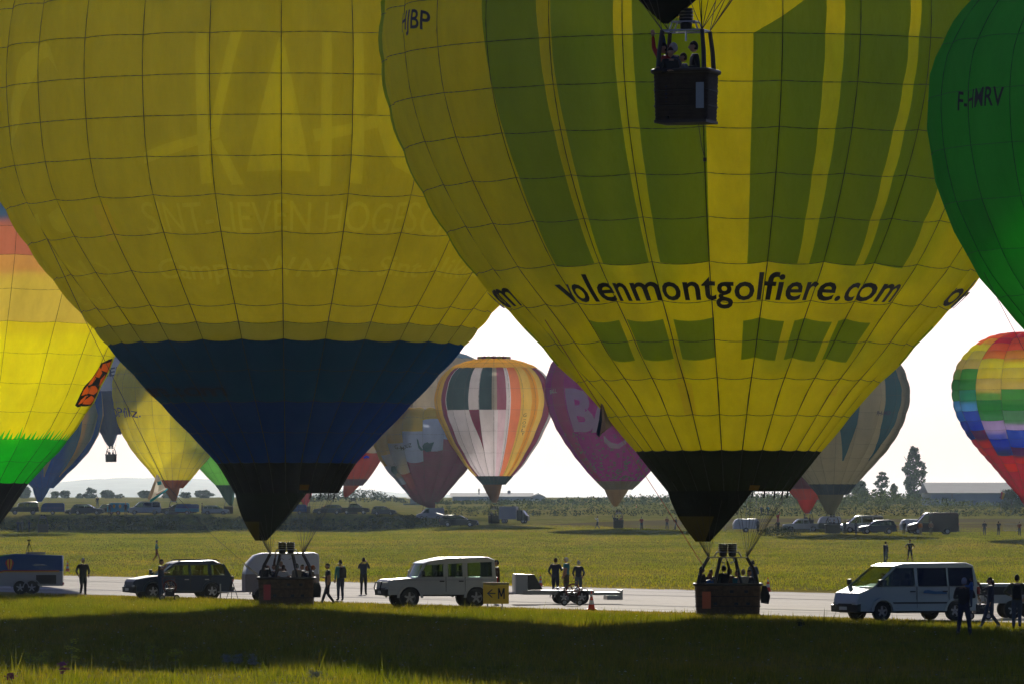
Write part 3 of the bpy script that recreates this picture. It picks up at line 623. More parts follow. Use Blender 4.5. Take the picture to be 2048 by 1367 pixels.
cB = make_basket(rB, -.03, 0, 0.0, 2.42, 1.5, 1.13, m_wick, 2, 2.14, 1.42, 4, tagmat=mat('orange_placard', (.62, .14, .04), .6)); cables(Bb, cB)
skirt(Bb, (1412, 1082), 42, [m_sc, m_sc2], patch=lambda r_, c_: 1 if (r_ >= 5 and 13 <= c_ <= 20) else 0)
m_label = fabric('maker_label', (.35, .18, .02))
for B_, q in ((Bb, (1497, 968, 1519, 978)), (A, (598, 967, 618, 978))):
    bm = bmesh.new(); bm.faces.new([bm.verts.new((x, y, 0)) for x, y in ((q[0], q[3]), (q[2], q[3]), (q[2], q[1]), (q[0], q[1]))])
    u0, a0 = B_.pick(q[0], q[3]); u1, a1 = B_.pick(q[2], q[1]); overlay(B_, bm, lambda x, y: u0 + (u1 - u0) * (x - q[0]) / (q[2] - q[0]), lambda x, y: a0 + (a1 - a0) * (y - q[3]) / (q[1] - q[3]), m_label, 'maker_label', cell=3)
# velcro cuffs hanging from the mouth
for B_ in (A, Bb):
    for i in (1, 2, 3, 4, 5):
        p = B_.loc(i + .1, 0, 0); q = MB(); q.tube([p, p + Vector((0, 0, -.11)), p + Vector((-.03, 0, -.26))], [.03, .035, .03], 5); q.build('mouth_strap', m_sc, B_.root)
# --- green balloon F-HMRV
G = Balloon(2342, 190, [(930, 80), (870, 112), (800, 165), (720, 235), (650, 294), (534, 387), (484, 413), (390, 454), (273, 477), (215, 480), (140, 472), (58, 436), (0, 394), (-60, 335), (-120, 250), (-160, 160), (-180, 5)], N=24, th0=-2, rows=14, billow=.05)
GG = fabric('emerald_cloth', (.09, .66, .07)); GD = fabric('dark_emerald_cloth', (.07, .58, .06)); 
rG = make_balloon(G, 'hot_air_balloon', 'emerald green balloon marked F-HMRV cut off by the right edge', lambda i, j, B: (GG if (i + j) % 7 else GD), [(poly_px(G, [(1862.5, 180), (1863, 230), (1867, 290), (1878, 340), (1896, 410), (1927, 482), (1937, 495), (1928, 492), (1905, 455), (1885, 405), (1868, 335), (1862.2, 240)]), BK)], tape=.03, tapemat=mat('green_webbing', (.03, .12, .04), .7))
letter(G, 'F-HMRV', (1924, 224), (2012, 214), 36, m_blk, bold=.012)
cG = make_basket(rG, 0, 0, 0, 1.6, 1.2, 1.1, m_wick, 1, 2.1, 1.0, 2); cables(G, cG)
# --- airborne dark balloon whose basket hangs in front
K = Balloon(1372, 126, [(-75, 150), (-160, 205), (-300, 330), (-450, 480), (-600, 610), (-750, 690), (-900, 720), (-1050, 690), (-1200, 600), (-1330, 430), (-1400, 240), (-1420, 5)], N=20, th0=5, rows=10, billow=.06)
BR = fabric('charcoal_cloth', (.03, .03, .035), .3)
gzk = ground_z(0, 126)
rK = make_balloon(K, 'hot_air_balloon', 'dark balloon in flight, only scoop and small basket of passengers in view at the top', lambda i, j, B: BR, gz=3.5 + (1040 - 243) / (F / 126), tape=.03)
cK = make_basket(rK, 0, 0, 0, 1.26, 1.0, 1.08, m_wickd, 2, 2.0, .92, 1, rot=R(-18), holes=False, extra=False)
q = MB(); q.box(.38, .56, -.015, .0, .25, .82)
tg = q.build('paper_notice', mat('pale_notice', (.25, .30, .34), .6), None); bk = [c for c in rK.children if c.name.startswith('basket')][0]; tg.parent = bk; tg.location = (0, -.98 / 2 * .99 - .03, 0)
cables(K, cK); skirt(K, (1333, 47), 16, [BK], a_from=-215, a_to=35, rows=8)
q = MB(); q.tube([(.28, .1, -.05), (.34, .1, -.5), (.42, .1, -.82)], .008, 5); q.box(.385, .455, .06, .14, -.88, -.80); q.build('drop_line', m_blackmetal, rK)
# --- rainbow balloon with butterfly, left edge
C1 = Balloon(-75, 330, [(1062, 62), (1045, 75), (965, 130), (880, 205), (828, 240), (800, 258), (715, 298), (600, 350), (500, 385), (400, 400), (300, 392), (200, 350), (100, 260), (50, 160), (30, 5)], N=20, th0=3, rows=18, rings=[965, 922, 878, 825, 770, 712, 652, 590, 525, 470, 415], billow=.06)
cb = dict(k=BK,  g=fabric('bright_green_cloth', (.03, .75, .06), .62), y=fabric('bright_yellow_cloth', (.97, .93, .02), .65, fwd=.7), py=fabric('straw_cloth', (.88, .76, .22), .6, fwd=.65), pe=fabric('peach_cloth', (.82, .44, .28), .6), bl=fabric('azure_cloth', (.01, .25, .70), .6))
def colC(i, j, B):
    y = rowy(B, j); return cb['k'] if y > 965 else cb['g'] if y > 880 else cb['y'] if y > 650 else cb['py'] if y > 525 else cb['pe'] if y > 415 else cb['bl']
teeth = []
for k in range(90):
    u = -6 + k * .16; hgt = .45 + .5 * random.random(); a_ = C1.az(880); teeth.append(([(u, a_ - .05), (u + .15, a_ - .05), (u + .1 + random.uniform(-.06, .06), a_ + hgt)], cb['g']))
wing = [(221, 713), (213, 716), (200, 727), (188, 739), (176, 756), (163, 771), (155, 784), (149, 797), (145, 806), (150, 810), (163, 811), (177, 806), (188, 795), (197, 781), (205, 766), (211, 748), (217, 730)]
m_or = fabric('orange_cloth', (.90, .16, .02), .6); teeth.append((poly_px(C1, wing), BK))
for c_ in ([(216, 719), (204, 726), (199, 738), (208, 741), (214, 731)], [(199, 731), (188, 742), (184, 752), (195, 753), (200, 743)], [(184, 748), (176, 759), (172, 768), (185, 766), (191, 755)], [(204, 744), (196, 756), (193, 769), (201, 766), (207, 753)],
           [(188, 769), (176, 773), (167, 785), (182, 786), (191, 778)], [(171, 768), (162, 777), (157, 787), (168, 784), (174, 775)], [(166, 788), (156, 795), (151, 804), (166, 800), (175, 790)], [(179, 788), (170, 798), (163, 807), (175, 804), (184, 793)]):
    teeth.append((poly_px(C1, c_), m_or))
rC = make_balloon(C1, 'hot_air_balloon', 'yellow balloon with peach and blue top, green grass band and monarch butterfly', colC, teeth, tape=.03)
cC = make_basket(rC, 0, 0, 0, 1.8, 1.3, 1.1, m_wick, 1, 2.1, 1.1, 2); cables(C1, cC, every=2)
def shape_px(B, pts, m_, name, off=.04, parent=None, cell=None):
    if B.d > 400: off = max(off, .2)
    cell = cell or (.6 if B.d < 400 else .25); bm = bmesh.new(); pk = [B.pick(*p) for p in pts]; bm.faces.new([bm.verts.new((u, a, 0)) for u, a in pk])
    bmesh.ops.triangulate(bm, faces=bm.faces[:]); return overlay(B, bm, lambda x, y: x, lambda x, y: y, m_, name, off, cell, parent)
shape_px(C1, [(168, 836), (158, 845), (150, 856), (156, 853), (165, 845)], m_or, 'butterfly_wing', .04)
# --- smaller balloons behind
def std(y0, y1, Rp, low=None):
    """bottom row, top row, radius -> point list"""
    return [(y0 + (y1 - y0) * t, Rp * r_) for t, r_ in SHAPE]
def small(B, label, col, paint=(), bw=1.5, tip=None, tipw=10, sk=None, gz=None, people=0, group=None, burner=2.05, **kw):
    r_ = make_balloon(B, 'hot_air_balloon', label, col, paint, gz=gz, tape=.05, group=group, tapemat=mat('thin_webbing', (.10, .10, .09), .8), **kw)
    c_ = make_basket(r_, 0, 0, 0, bw, bw * .72, 1.1, m_wickd, 1, burner, bw * .6, 2); cables(B, c_, every=2)
    if tip: skirt(B, tip, tipw, [sk], a_from=-205, a_to=45, rows=5)
    return r_
BT = fabric('steel_blue_cloth', (.04, .16, .42)); TAN = fabric('tan_cloth', (.62, .46, .20))
D2 = Balloon(86, 800, [(975, 21), (948, 46), (918, 76), (890, 97), (865, 109), (820, 118), (780, 112), (750, 95), (730, 68), (720, 40), (717, 3)], N=16, th0=0, rows=9, billow=.06)
fl = []
for k in range(-4, 5):
    c_ = k * 2 + .35; fl.append(([(c_ - .06, D2.az(952)), (c_ + .05, D2.az(952)), (c_ + .75, D2.az(880)), (c_ + .8, D2.az(830)), (c_ + .1, D2.az(760)), (c_ - .3, D2.az(820)), (c_ - .2, D2.az(890))], TAN))
small(D2, 'blue balloon with tan flame stripes behind the butterfly balloon', lambda i, j, B: BT, fl, tip=(80, 1002), sk=BT)
GB1 = fabric('pale_slate_cloth', (.36, .40, .52)); GB2 = fabric('slate_cloth', (.07, .09, .20))
D3 = Balloon(222, 900, std(868, 640, 104), N=16, th0=4, rows=9, billow=.05)
r3 = small(D3, 'slate blue balloon in flight with a small basket below it', lambda i, j, B: GB2 if rowy(B, j) > 785 else GB1, tip=(222, 891), tipw=12, sk=GB2, gz=3.5 + (1040 - 922) / (F / 900), bw=1.75)
letter(D3, 'IEN', (213, 752), (247, 748), 16, mat('navy_print', (.02, .04, .15), .6), bold=.02)
YC = fabric('lemon_cloth', (.92, .84, .04), .6); RST = fabric('rust_cloth', (.55, .17, .05), .5)
D4 = Balloon(347, 870, [(975, 19), (959, 33), (940, 48), (895, 84), (838, 111), (773, 120), (740, 112), (710, 92), (690, 66), (678, 35), (675, 3)], N=20, th0=0, rings=[959, 935, 905], rows=14, billow=.07)
small(D4, 'lemon yellow balloon with rust red mouth and DiPfilz lettering', lambda i, j, B: RST if rowy(B, j) > 959 else YC, tip=(349, 1003), tipw=6, sk=RST)
letter(D4, 'DiPfilz.', (229, 834), (284, 834), 19, mat('navy_print', (.02, .04, .15), .6), name='lettering')
LG = fabric('mint_cloth', (.30, .62, .16), .6); DG = fabric('pine_cloth', (.02, .12, .09), .3)
D5 = Balloon(457, 930, [(979, 19), (969, 26), (940, 53), (895, 84), (854, 106), (790, 118), (750, 106), (720, 84), (700, 50), (693, 3)], N=18, rows=12, rings=[969], th0=4, billow=.06)
small(D5, 'pale green balloon with dark mouth mostly hidden behind the blue cone', lambda i, j, B: DG if rowy(B, j) > 969 else LG, tip=(462, 1010), tipw=8, sk=DG)
RD = fabric('brick_red_cloth', (.55, .08, .04), .5); RDD = fabric('maroon_cloth', (.18, .035, .05), .3); CR = fabric('cream_cloth', (.64, .58, .46), .5)
D6 = Balloon(706, 900, [(970, 19), (957, 30), (905, 64), (870, 92), (830, 112), (780, 120), (740, 110), (705, 80), (690, 40), (686, 3)], N=16, rows=11, rings=[957, 905], th0=4, billow=.06)
small(D6, 'brick red and cream balloon between the blue cone and the mouse balloon', lambda i, j, B: RDD if rowy(B, j) > 957 else RD if rowy(B, j) > 905 else CR, tip=(692, 993), tipw=8, sk=RD)
PK = fabric('rose_cloth', (.62, .10, .14), .5)
D6b = Balloon(612, 940, std(985, 775, 96), N=14, rows=8, th0=4, billow=.06)
small(D6b, 'rose red balloon of which only the scoop shows under the black cone', lambda i, j, B: PK, tip=(612, 1011), tipw=6, sk=PK)
SB = fabric('sky_grey_cloth', (.30, .42, .52), .5)
D7 = Balloon(868, 960, std(975, 700, 128), N=18, rows=10, th0=4, billow=.05)
small(D7, 'cream balloon with grey blue crown standing behind the mouse balloon', lambda i, j, B: SB if rowy(B, j) < 722 else CR)
MY = fabric('ochre_cloth', (.72, .48, .06), .5); MW = fabric('pale_blue_cloth', (.48, .54, .68), .5); MR = fabric('wine_cloth', (.30, .06, .11), .42); TEAL = mat('teal_print', (.02, .12, .14), .7)
D8 = Balloon(854, 880, [(1003, 23), (966, 51), (926, 81), (890, 97), (860, 102), (838, 97), (826, 82), (820, 55), (818, 3)], N=15, rows=9, th0=-4, billow=.2)
def u8(px): return round(D8.pick(px, 880)[0])
stair = []
for k in range(-5, 6):
    yy = 863 - k * 22; yr = 922 - k * 22
    stair += [([(k - 1, D8.az(min(yy, 995))), (k, D8.az(min(yy, 995))), (k, D8.az(819)), (k - 1, D8.az(819))], MY)] if yy > 821 else []
    stair += [([(k - 1, D8.at[0] - 1), (k, D8.at[0] - 1), (k, D8.az(max(yr, 830))), (k - 1, D8.az(max(yr, 830)))], MR)]
small(D8, 'half inflated wine red, pale blue and ochre balloon with mouse silhouettes', lambda i, j, B: MW, stair, tip=(866, 1016), tipw=10, sk=MR, burner=2.2)
letter(D8, 'G-MOUZ', (797, 900), (827, 897), 7, m_blk, bold=.02)
shape_px(D8, [(846, 897), (845, 890), (849, 884), (855, 881), (858, 883), (867, 880), (864, 888), (861, 898), (853, 900)], TEAL, 'mouse_print', .12)
shape_px(D8, [(835, 873), (838, 878), (840, 888), (845, 896), (848, 898), (843, 899), (838, 892), (836, 882)], TEAL, 'mouse_tail_print', .12)
shape_px(D8, [(787, 928), (793, 930), (800, 926), (799, 940), (796, 945), (789, 936)], TEAL, 'mouse_print', .12)
# Gowly
GY = fabric('golden_cloth', (.90, .60, .10), .62); GY2 = fabric('amber_cloth', (.92, .42, .03), .62); PU = fabric('plum_cloth', (.35, .05, .12), .5); SG = fabric('storm_green_cloth', (.04, .09, .10), .4); OW = fabric('off_white_cloth', (.90, .86, .86), .62)
OR = fabric('coral_cloth', (.88, .26, .10), .62); MV = fabric('mauve_cloth', (.50, .16, .24), .55); PKW = fabric('blush_cloth', (.90, .70, .76), .62); CRG = fabric('greige_cloth', (.55, .50, .38), .55); CO = fabric('copper_scoop', (.25, .12, .05), .4)
D9 = Balloon(988, 843, [(968, 23), (951, 38), (930, 57), (905, 74), (880, 90), (850, 104), (827, 114), (800, 118), (775, 114), (752, 103), (735, 84), (724, 58), (718, 33), (716, 3)], N=24, th0=0, rows=16, rings=[951, 905, 862, 820, 778, 737], billow=.05)
def seg(t0, t1, y0, y1, m_): return ([(D9.ucut(t0), D9.az(y0)), (D9.ucut(t1), D9.az(y0)), (D9.ucut(t1), D9.az(y1)), (D9.ucut(t0), D9.az(y1))], m_)
def col9(i, j, B):
    y = rowy(B, j)
    if y > 951: return SG
    if y < 737: return GY
    th = (i + .5) * 15
    return OW
lay = [seg(-110, -62, 951, 737, GY), seg(-62, -53, 951, 737, PU), seg(-52, -25, 820, 737, SG), seg(-14.5, -2, 820, 737, SG), seg(-2, 3, 820, 737, CRG), seg(3, 12, 820, 737, MV), seg(12, 16.5, 951, 737, OW), seg(16.5, 27, 951, 737, OR), seg(27, 39, 951, 737, GY), seg(39, 48, 951, 737, GY2), seg(48, 57, 951, 737, GY), seg(57, 71, 951, 737, PU), seg(71, 180, 951, 737, OW),
       ([(D9.ucut(-25), D9.az(820)), (D9.ucut(-14.5), D9.az(820)), (D9.ucut(-14.5), D9.az(905)), (D9.ucut(-17), D9.az(880)), (D9.ucut(-22), D9.az(850))], PU), seg(4, 12, 951, 820, PKW)]
small(D9, 'upright cream, gold and coral striped balloon marked G-OWLY with petal crown', col9, lay, bw=1.75, tip=(990, 1004), tipw=10, sk=CO)
for k, ch in enumerate('G-OWLY'):
    x = 1048 - k * 1.0; y = 832 + k * 7.4; letter(D9, ch, (x - 3 + (1 if ch == '-' else 0), y), (x + 2.5, y), 6.2, m_blk, name='lettering')
cr_ = MB(); cols_ = [mat('petal_red', (.5, .04, .04), .7), mat('petal_gold', (.75, .45, .03), .7)]
for k in range(16):
    q_ = 2 * math.pi * k / 16; q = MB(); rr = 2.05; zz = HC + (HY - 715) / D9.s - D9.gz
    q.lathe([(.02, -.26), (.38, -.18), (.46, 0), (.38, .18), (.02, .26)], (rr * math.cos(q_), rr * math.sin(q_), zz), 8); q.build('crown_petal', cols_[k % 2], D9.root, True)
# magenta BA
MG = fabric('magenta_cloth', (.42, .004, .32), .5); MGD = fabric('plum_magenta_cloth', (.42, .02, .20), .45); KH = fabric('khaki_cloth', (.22, .20, .11), .4); BEI = fabric('beige_scoop', (.42, .32, .12), .55)
DA = Balloon(1237, 790, [(978, 28), (961, 45), (905, 91), (842, 129), (805, 141), (770, 145), (740, 138), (710, 120), (680, 88), (662, 50), (657, 3)], N=20, rows=13, th0=4, rings=[961, 925], billow=.05)
rg = np.random.RandomState(4)
small(DA, 'magenta balloon with white BA lettering and confetti squares', lambda i, j, B: KH if rowy(B, j) > 961 else (MGD if i in (-6, -4) else MG), tip=(1231, 1012), tipw=8, sk=BEI, bw=1.4)
m_wp = film('white_print', (.85, .75, .88), .6)
letter(DA, 'BA', (1150, 856), (1258, 860), 70, m_wp, bold=.05, off=.2); shape_px(DA, [(1208, 868), (1220, 880), (1236, 884), (1252, 876), (1252, 884), (1238, 894), (1220, 892), (1209, 880)], m_wp, 'smile_print', .1)
letter(DA, 'BALL', (1103, 787), (1118, 786), 8, m_wp)
m_conf = [mat('confetti_grey', (.12, .05, .12), .7), mat('confetti_teal', (.05, .10, .12), .7)]
qq = MB()
for k in range(260):
    t = rg.uniform(0, 1) ** .6; y = 850 + 108 * t; rx = float(np.interp(y, [842, 905, 961], [122, 86, 42])); x = 1237 + rg.uniform(-.97, .97) * rx; u, a = DA.pick(x, y); w_ = rg.uniform(.08, .17); du = w_ * DA.N / (2 * math.pi * DA.r(a))
    qq.add([DA.loc(u - du, a - w_, .05), DA.loc(u + du, a - w_, .05), DA.loc(u + du, a + w_, .05), DA.loc(u - du, a + w_, .05)], [(0, 1, 2, 3)], int(rg.rand() > .6))
qq.build('confetti_print', m_conf, DA.root)['kind'] = 'stuff'
# small red
DR = fabric('dusk_plum_cloth', (.20, .05, .08), .4); RR = fabric('scarlet_cloth', (.75, .05, .03), .6)
D11 = Balloon(1617, 800, [(998, 23), (975, 44), (930, 78), (880, 98), (830, 108), (790, 102), (760, 82), (745, 45), (741, 3)], N=16, rows=9, rings=[976], th0=4, billow=.05)
small(D11, 'plum balloon with scarlet mouth beside the beige and blue striped one', lambda i, j, B: RD if rowy(B, j) > 976 else DR, tip=(1614, 1027), tipw=6, sk=RR)
# PH-MOI
BE = fabric('buff_cloth', (.52, .48, .34), .5); TB = fabric('petrol_cloth', (.03, .15, .24), .45); NVY = fabric('ink_cloth', (.02, .04, .09), .3)
D12 = Balloon(1665, 720, [(988, 31), (967, 47), (930, 80), (891, 113), (839, 141), (790, 152), (750, 144), (715, 122), (688, 86), (672, 46), (668, 3)], N=20, rows=13, rings=[967], th0=0, billow=.06)
fl = []
for c_, w_ in ((-4.3, .5), (-1.9, .55), (.55, .42), (2.75, .5), (4.9, .35)):
    fl.append(([(c_ - .05, D12.az(920)), (c_ + .05, D12.az(920)), (c_ + w_, D12.az(850)), (c_ + w_ * 1.1, D12.az(780)), (c_ + w_ * .6, D12.az(690)), (c_ - w_ * .6, D12.az(690)), (c_ - w_ * 1.1, D12.az(780)), (c_ - w_, D12.az(850))], TB))
small(D12, 'buff balloon with petrol blue flame stripes marked PH-MOI', lambda i, j, B: NVY if rowy(B, j) > 967 or i in (5, -6) else BE, fl, tip=(1663, 1027), tipw=14, sk=KH, bw=1.9)
letter(D12, 'PH-MOI', (1751, 829), (1776, 830), 8, mat('navy_print', (.02, .04, .15), .6), bold=.02)
# rainbow checker
rb = [fabric('check_' + n_, c_, .62) for n_, c_ in (('scarlet', (.80, .04, .05)), ('tangerine', (.90, .25, .06)), ('lemon', (.86, .82, .05)), ('sand', (.75, .66, .25)), ('green', (.06, .42, .08)), ('sky', (.10, .50, .80)), ('royal', (.02, .10, .60)), ('lilac', (.60, .52, .75)), ('crimson', (.60, .02, .10)))]
D13 = Balloon(2062, 670, [(990, 25), (969, 43), (923, 81), (895, 105), (853, 134), (811, 151), (776, 155), (740, 148), (705, 125), (680, 92), (667, 50), (663, 3)], N=16, rows=22, th0=-5, billow=.07)
def c13(i, j, B):
    k = (len(B.ring) - 2 - j) + {-1: 0, -2: -1, -3: 2, -4: 1, 0: -1, 1: 0, 2: 1}.get(i, i % 4 - 1); k = max(0, min(21, k))
    q = [0, 0, 0, 8, 1, 1, 2, 2, 3, 3, 4, 4, 7, 7, 6, 6, 8, 0, 8, 8, 8, 8][k]
    return rb[5 if q == 7 and i in (-3, -4) else q]
small(D13, 'rainbow chequered balloon standing at the right edge', c13, tip=(2062, 1022), tipw=8, sk=rb[8])
# ---------------------------------------------------------------- hills, woods, hedges, halls
def leaf_mat(name, col, tr=.35):
    m = bpy.data.materials.new(name); m.use_nodes = True; t = m.node_tree; t.nodes.clear(); L = t.links.new
    o = t.nodes.new('ShaderNodeOutputMaterial'); g = t.nodes.new('ShaderNodeNewGeometry')
    c = ramp(t, g.outputs['Random Per Island'], [(0, tuple(x * .55 for x in col)), (.6, col), (1, tuple(x * 1.7 for x in col))])
    df = t.nodes.new('ShaderNodeBsdfDiffuse'); tl = t.nodes.new('ShaderNodeBsdfTranslucent'); mx = t.nodes.new('ShaderNodeMixShader'); mx.inputs[0].default_value = tr
    L(c, df.inputs[0]); L(c, tl.inputs[0]); L(df.outputs[0], mx.inputs[1]); L(tl.outputs[0], mx.inputs[2]); L(mx.outputs[0], o.inputs[0]); MATS[name] = m; return m
m_leaf = leaf_mat('leaves_green', (.04, .062, .015)); m_leafd = leaf_mat('leaves_dark', (.022, .038, .012), .2); m_leafy = leaf_mat('leaves_yellowish', (.07, .09, .02)); m_bark = mat('bark', (.07, .055, .04), .9)
def leaves(name, blobs, leaf, dens, mm, parent=None, seed=0, kind=None, off=(0, 0, 0)):
    rs = np.random.RandomState(seed); C_ = []
    for (x, y, z, rx, ry, rz) in blobs:
        n = max(24, int(dens * (rx * ry + rx * rz + ry * rz)))
        v = rs.normal(size=(n, 3)); v /= np.linalg.norm(v, axis=1)[:, None]; r_ = rs.uniform(.35, 1.0, n) ** .5
        r_ *= 1 + .22 * np.sin(v[:, 0] * 5 + x) * np.sin(v[:, 2] * 6 + z) + rs.normal(0, .06, n)
        C_.append(v * r_[:, None] * np.array([rx, ry, rz]) + np.array([x, y, z]))
    C_ = np.concatenate(C_); n = len(C_); a = rs.normal(size=(n, 3)); a /= np.linalg.norm(a, axis=1)[:, None]; b_ = np.cross(a, rs.normal(size=(n, 3))); b_ /= np.linalg.norm(b_, axis=1)[:, None]
    s_ = (leaf * rs.uniform(.5, 1.3, n))[:, None]; V = np.stack([C_ - a * s_ * .5, C_ + b_ * s_ * .3, C_ + a * s_ * .5, C_ - b_ * s_ * .3], 1).reshape(-1, 3)
    me = bpy.data.meshes.new(name); me.vertices.add(4 * n); me.vertices.foreach_set('co', V.ravel()); me.loops.add(4 * n); me.loops.foreach_set('vertex_index', np.arange(4 * n, dtype=np.int32))
    me.polygons.add(n); me.polygons.foreach_set('loop_start', np.arange(0, 4 * n, 4, dtype=np.int32)); me.materials.append(mm); me.update(calc_edges=True); me.validate()
    o = link(name, me, parent); o.location = off
    if kind: o['kind'] = kind
    return o
def tree(x0, x1, ytop, ybase, d, label, mm, seed, group=None, name='tree', kind='round'):
    s_ = F / d; rs = random.Random(seed); X = ((x0 + x1) / 2 - 1024) / s_; W = (x1 - x0) / s_; H = (ybase - ytop) / s_; gz = ground_z(X, d); top = HC + (HY - ytop) / s_; H = top - gz
    root = empty(name, (X, d, gz), 0, label, 'tree', group); q = MB(); tr = max(.12, H * .03)
    q.tube([(0, 0, -.3), (.1 * rs.random(), 0, H * .35), (.2 * rs.uniform(-1, 1), .1, H * .8)], [tr, tr * .7, tr * .2], 7)
    for k in range(7):
        a = rs.uniform(0, 6.28); h = H * rs.uniform(.2, .6); q.tube([(0, 0, h), (math.cos(a) * W * .2, math.sin(a) * W * .2, h + H * .12), (math.cos(a) * W * .36, math.sin(a) * W * .3, h + H * .24)], [tr * .5, tr * .3, tr * .1], 5)
    q.build('trunk', m_bark, root, True); bl = []
    if kind == 'poplar':
        for k in range(90):
            t = rs.random(); w_ = W * (.10 + .33 * math.sin(math.pi * min(1, (t * .92 + .12))) ** .8) * (1 if t > .12 else .7); a = rs.uniform(0, 6.28); q_ = rs.random() ** .5
            bl.append((math.cos(a) * w_ * q_, math.sin(a) * w_ * q_, H * (.08 + .88 * t), W * .10, W * .10, H * .05))
    elif kind == 'pine':
        for k in range(34):
            t = rs.random(); w_ = W * .5 * (1 - t * .8); a = rs.uniform(0, 6.28); q_ = rs.random() ** .5; bl.append((math.cos(a) * w_ * q_, math.sin(a) * w_ * q_, H * (.2 + .78 * t), W * .12, W * .12, H * .035))
    else:
        for k in range(20):
            a = rs.uniform(0, 6.28); q_ = rs.random() ** .6; t = rs.random(); w_ = W * .42 * math.sin(math.pi * (.2 + .7 * t)); bl.append((math.cos(a) * w_ * q_, math.sin(a) * w_ * q_, H * (.03 + .80 * t), W * rs.uniform(.13, .2), W * .16, H * rs.uniform(.1, .16)))
    leaves('crown', bl, .7 if d > 1200 else .3, 34 if kind != 'round' else 60, mm, root, seed); return root
LT = [(38, 66, 972), (97, 124, 981), (118, 143, 978), (152, 168, 985), (166, 196, 973), (198, 230, 978), (228, 248, 986), (272, 306, 979), (322, 347, 981), (357, 386, 981), (386, 426, 978)]
WORD = ['hazy rounded tree at the left end of the far field row', 'low spreading tree right of the blue and tan balloon', 'bushy tree second from the blue and tan balloon', 'small thin tree beside the dark round tree', 'darkest round tree in the row on the far field', 'wide low tree right of the dark round tree', 'small ragged tree between the wide tree and the flag', 'tree behind the hanging flag in the far field row', 'tree just left of the rust red balloon mouth', 'tree just right of the rust red balloon mouth', 'broad dense tree at the right end of the row by the pale green balloon']
for k, (a, b_, y) in enumerate(LT): tree(a, b_, y, 997, 1900, WORD[k], m_leafd if k in (4, 10) else m_leaf, 100 + k, group='trees along the far left field')
tree(1800, 1856, 892, 995, 1500, 'tall poplar rising above the wood beside the long hall', m_leaf, 50, kind='poplar', name='poplar_tree')
tree(1742, 1786, 944, 997, 1500, 'slender pine left of the tall poplar', m_leaf, 51, kind='pine', name='pine_tree')
tree(1700, 1738, 950, 997, 1450, 'tree touching the buff striped balloon on its right side', m_leaf, 52)
tree(1778, 1800, 962, 997, 1450, 'small tree between the pine and the poplar', m_leafy, 54)
tree(1850, 1872, 975, 998, 1420, 'short round tree at the right foot of the poplar', m_leafy, 55); tree(1872, 1900, 968, 992, 1750, 'thin tree behind the left end of the hall roof', m_leaf, 56)
tree(1985, 2060, 972, 1016, 1150, 'large dark tree in front of the hall at the right edge', m_leafd, 53)
DENS = 3
def belt(pts, d, hgt, label, mm, seed, dens=10, leaf=.5, dd=12, step=1.2):
    """scrub: pts [(photo x, photo row of its top)]"""
    rs = random.Random(seed); bl = []; s_ = F / d; x = pts[0][0]
    while x < pts[-1][0]:
        dy = d + rs.uniform(-dd, dd); top = float(np.interp(x, [p[0] for p in pts], [p[1] for p in pts])) + rs.uniform(-2, 3.5) * min(1, 14 / s_)
        X = (x - 1024) * dy / F; gz = ground_z(X, dy); z1 = HC + (HY - top) * dy / F; h = max(.8, z1 - gz) ; r_ = min(h * .6, hgt) * rs.uniform(.7, 1.2)
        k = 0; z = z1 - r_ * .7
        while True:
            bl.append((X, dy - k * .3, z, r_, r_, r_ * .75)); z -= r_ * 1.1; k += 1
            if z < gz or k > 5: break
        x += step * r_ * s_ * rs.uniform(.5, 1.1)
    o = leaves('scrub', bl, leaf * .8, dens * DENS, mm, None, seed, 'stuff'); return tag(o, label, 'scrub')
belt([(560, 992), (640, 985), (700, 979), (742, 977), (775, 985), (800, 994), (815, 1000)], 1500, 2.6, 'dark wood sloping down between the blue cone and the mouse balloon', m_leafd, 1, 7, .7)
belt([(870, 1000), (960, 998), (1100, 996), (1200, 991), (1330, 988), (1450, 985), (1580, 985), (1700, 976), (1800, 980), (1860, 988), (1900, 996), (2100, 1000)], 1400, 2.6, 'wood and scrub along the right horizon', m_leaf, 2, 6, .7, 30)
belt([(1480, 984), (1600, 990), (1700, 986), (1760, 982), (1850, 992), (1960, 1003), (2100, 1000)], 1250, 2.4, 'yellow green bushes below the poplar', m_leafy, 3, 6, .6, 25)
belt([(880, 1012), (1000, 1010), (1150, 1006), (1300, 1003), (1450, 1003), (1600, 1005), (1750, 1005), (1900, 1010), (2100, 1008)], 1180, 1.5, 'second line of scrub across the far field', m_leafy, 4, 7, .5, 16, 1.8)
belt([(880, 1016), (1000, 1014), (1100, 1017), (1200, 1014), (1400, 1016), (1560, 1014), (1700, 1013), (1830, 1014), (1960, 1018), (2100, 1016)], 1000, 1.5, 'dense low bushes behind the parked vehicles', m_leafd, 5, 9, .42, 9, 1.5)
# scrub on the bank
belt([(-60, 1042), (100, 1036), (240, 1028), (420, 1033), (560, 1034), (640, 1034), (700, 1036), (760, 1030), (800, 1026), (830, 1030), (900, 1040), (945, 1048)], 826, .9, 'dark brambles growing on the bank below the parked cars', m_leafd, 6, 26, .26, 3, .9)
belt([(-60, 1052), (100, 1050), (400, 1048), (700, 1046), (880, 1046), (950, 1052)], 822, .8, 'dark weeds along the foot of the bank', m_leafd, 7, 26, .26, 2.5, .9)
belt([(1522, 1060), (1535, 1052), (1560, 1049), (1580, 1052), (1600, 1064)], 690, .8, 'dark bramble bush in the field before the airship crew cars', m_leafd, 8, 40, .22, 2, .7)['label'] = 'dark bramble bush in the field in front of the parked pick-up'
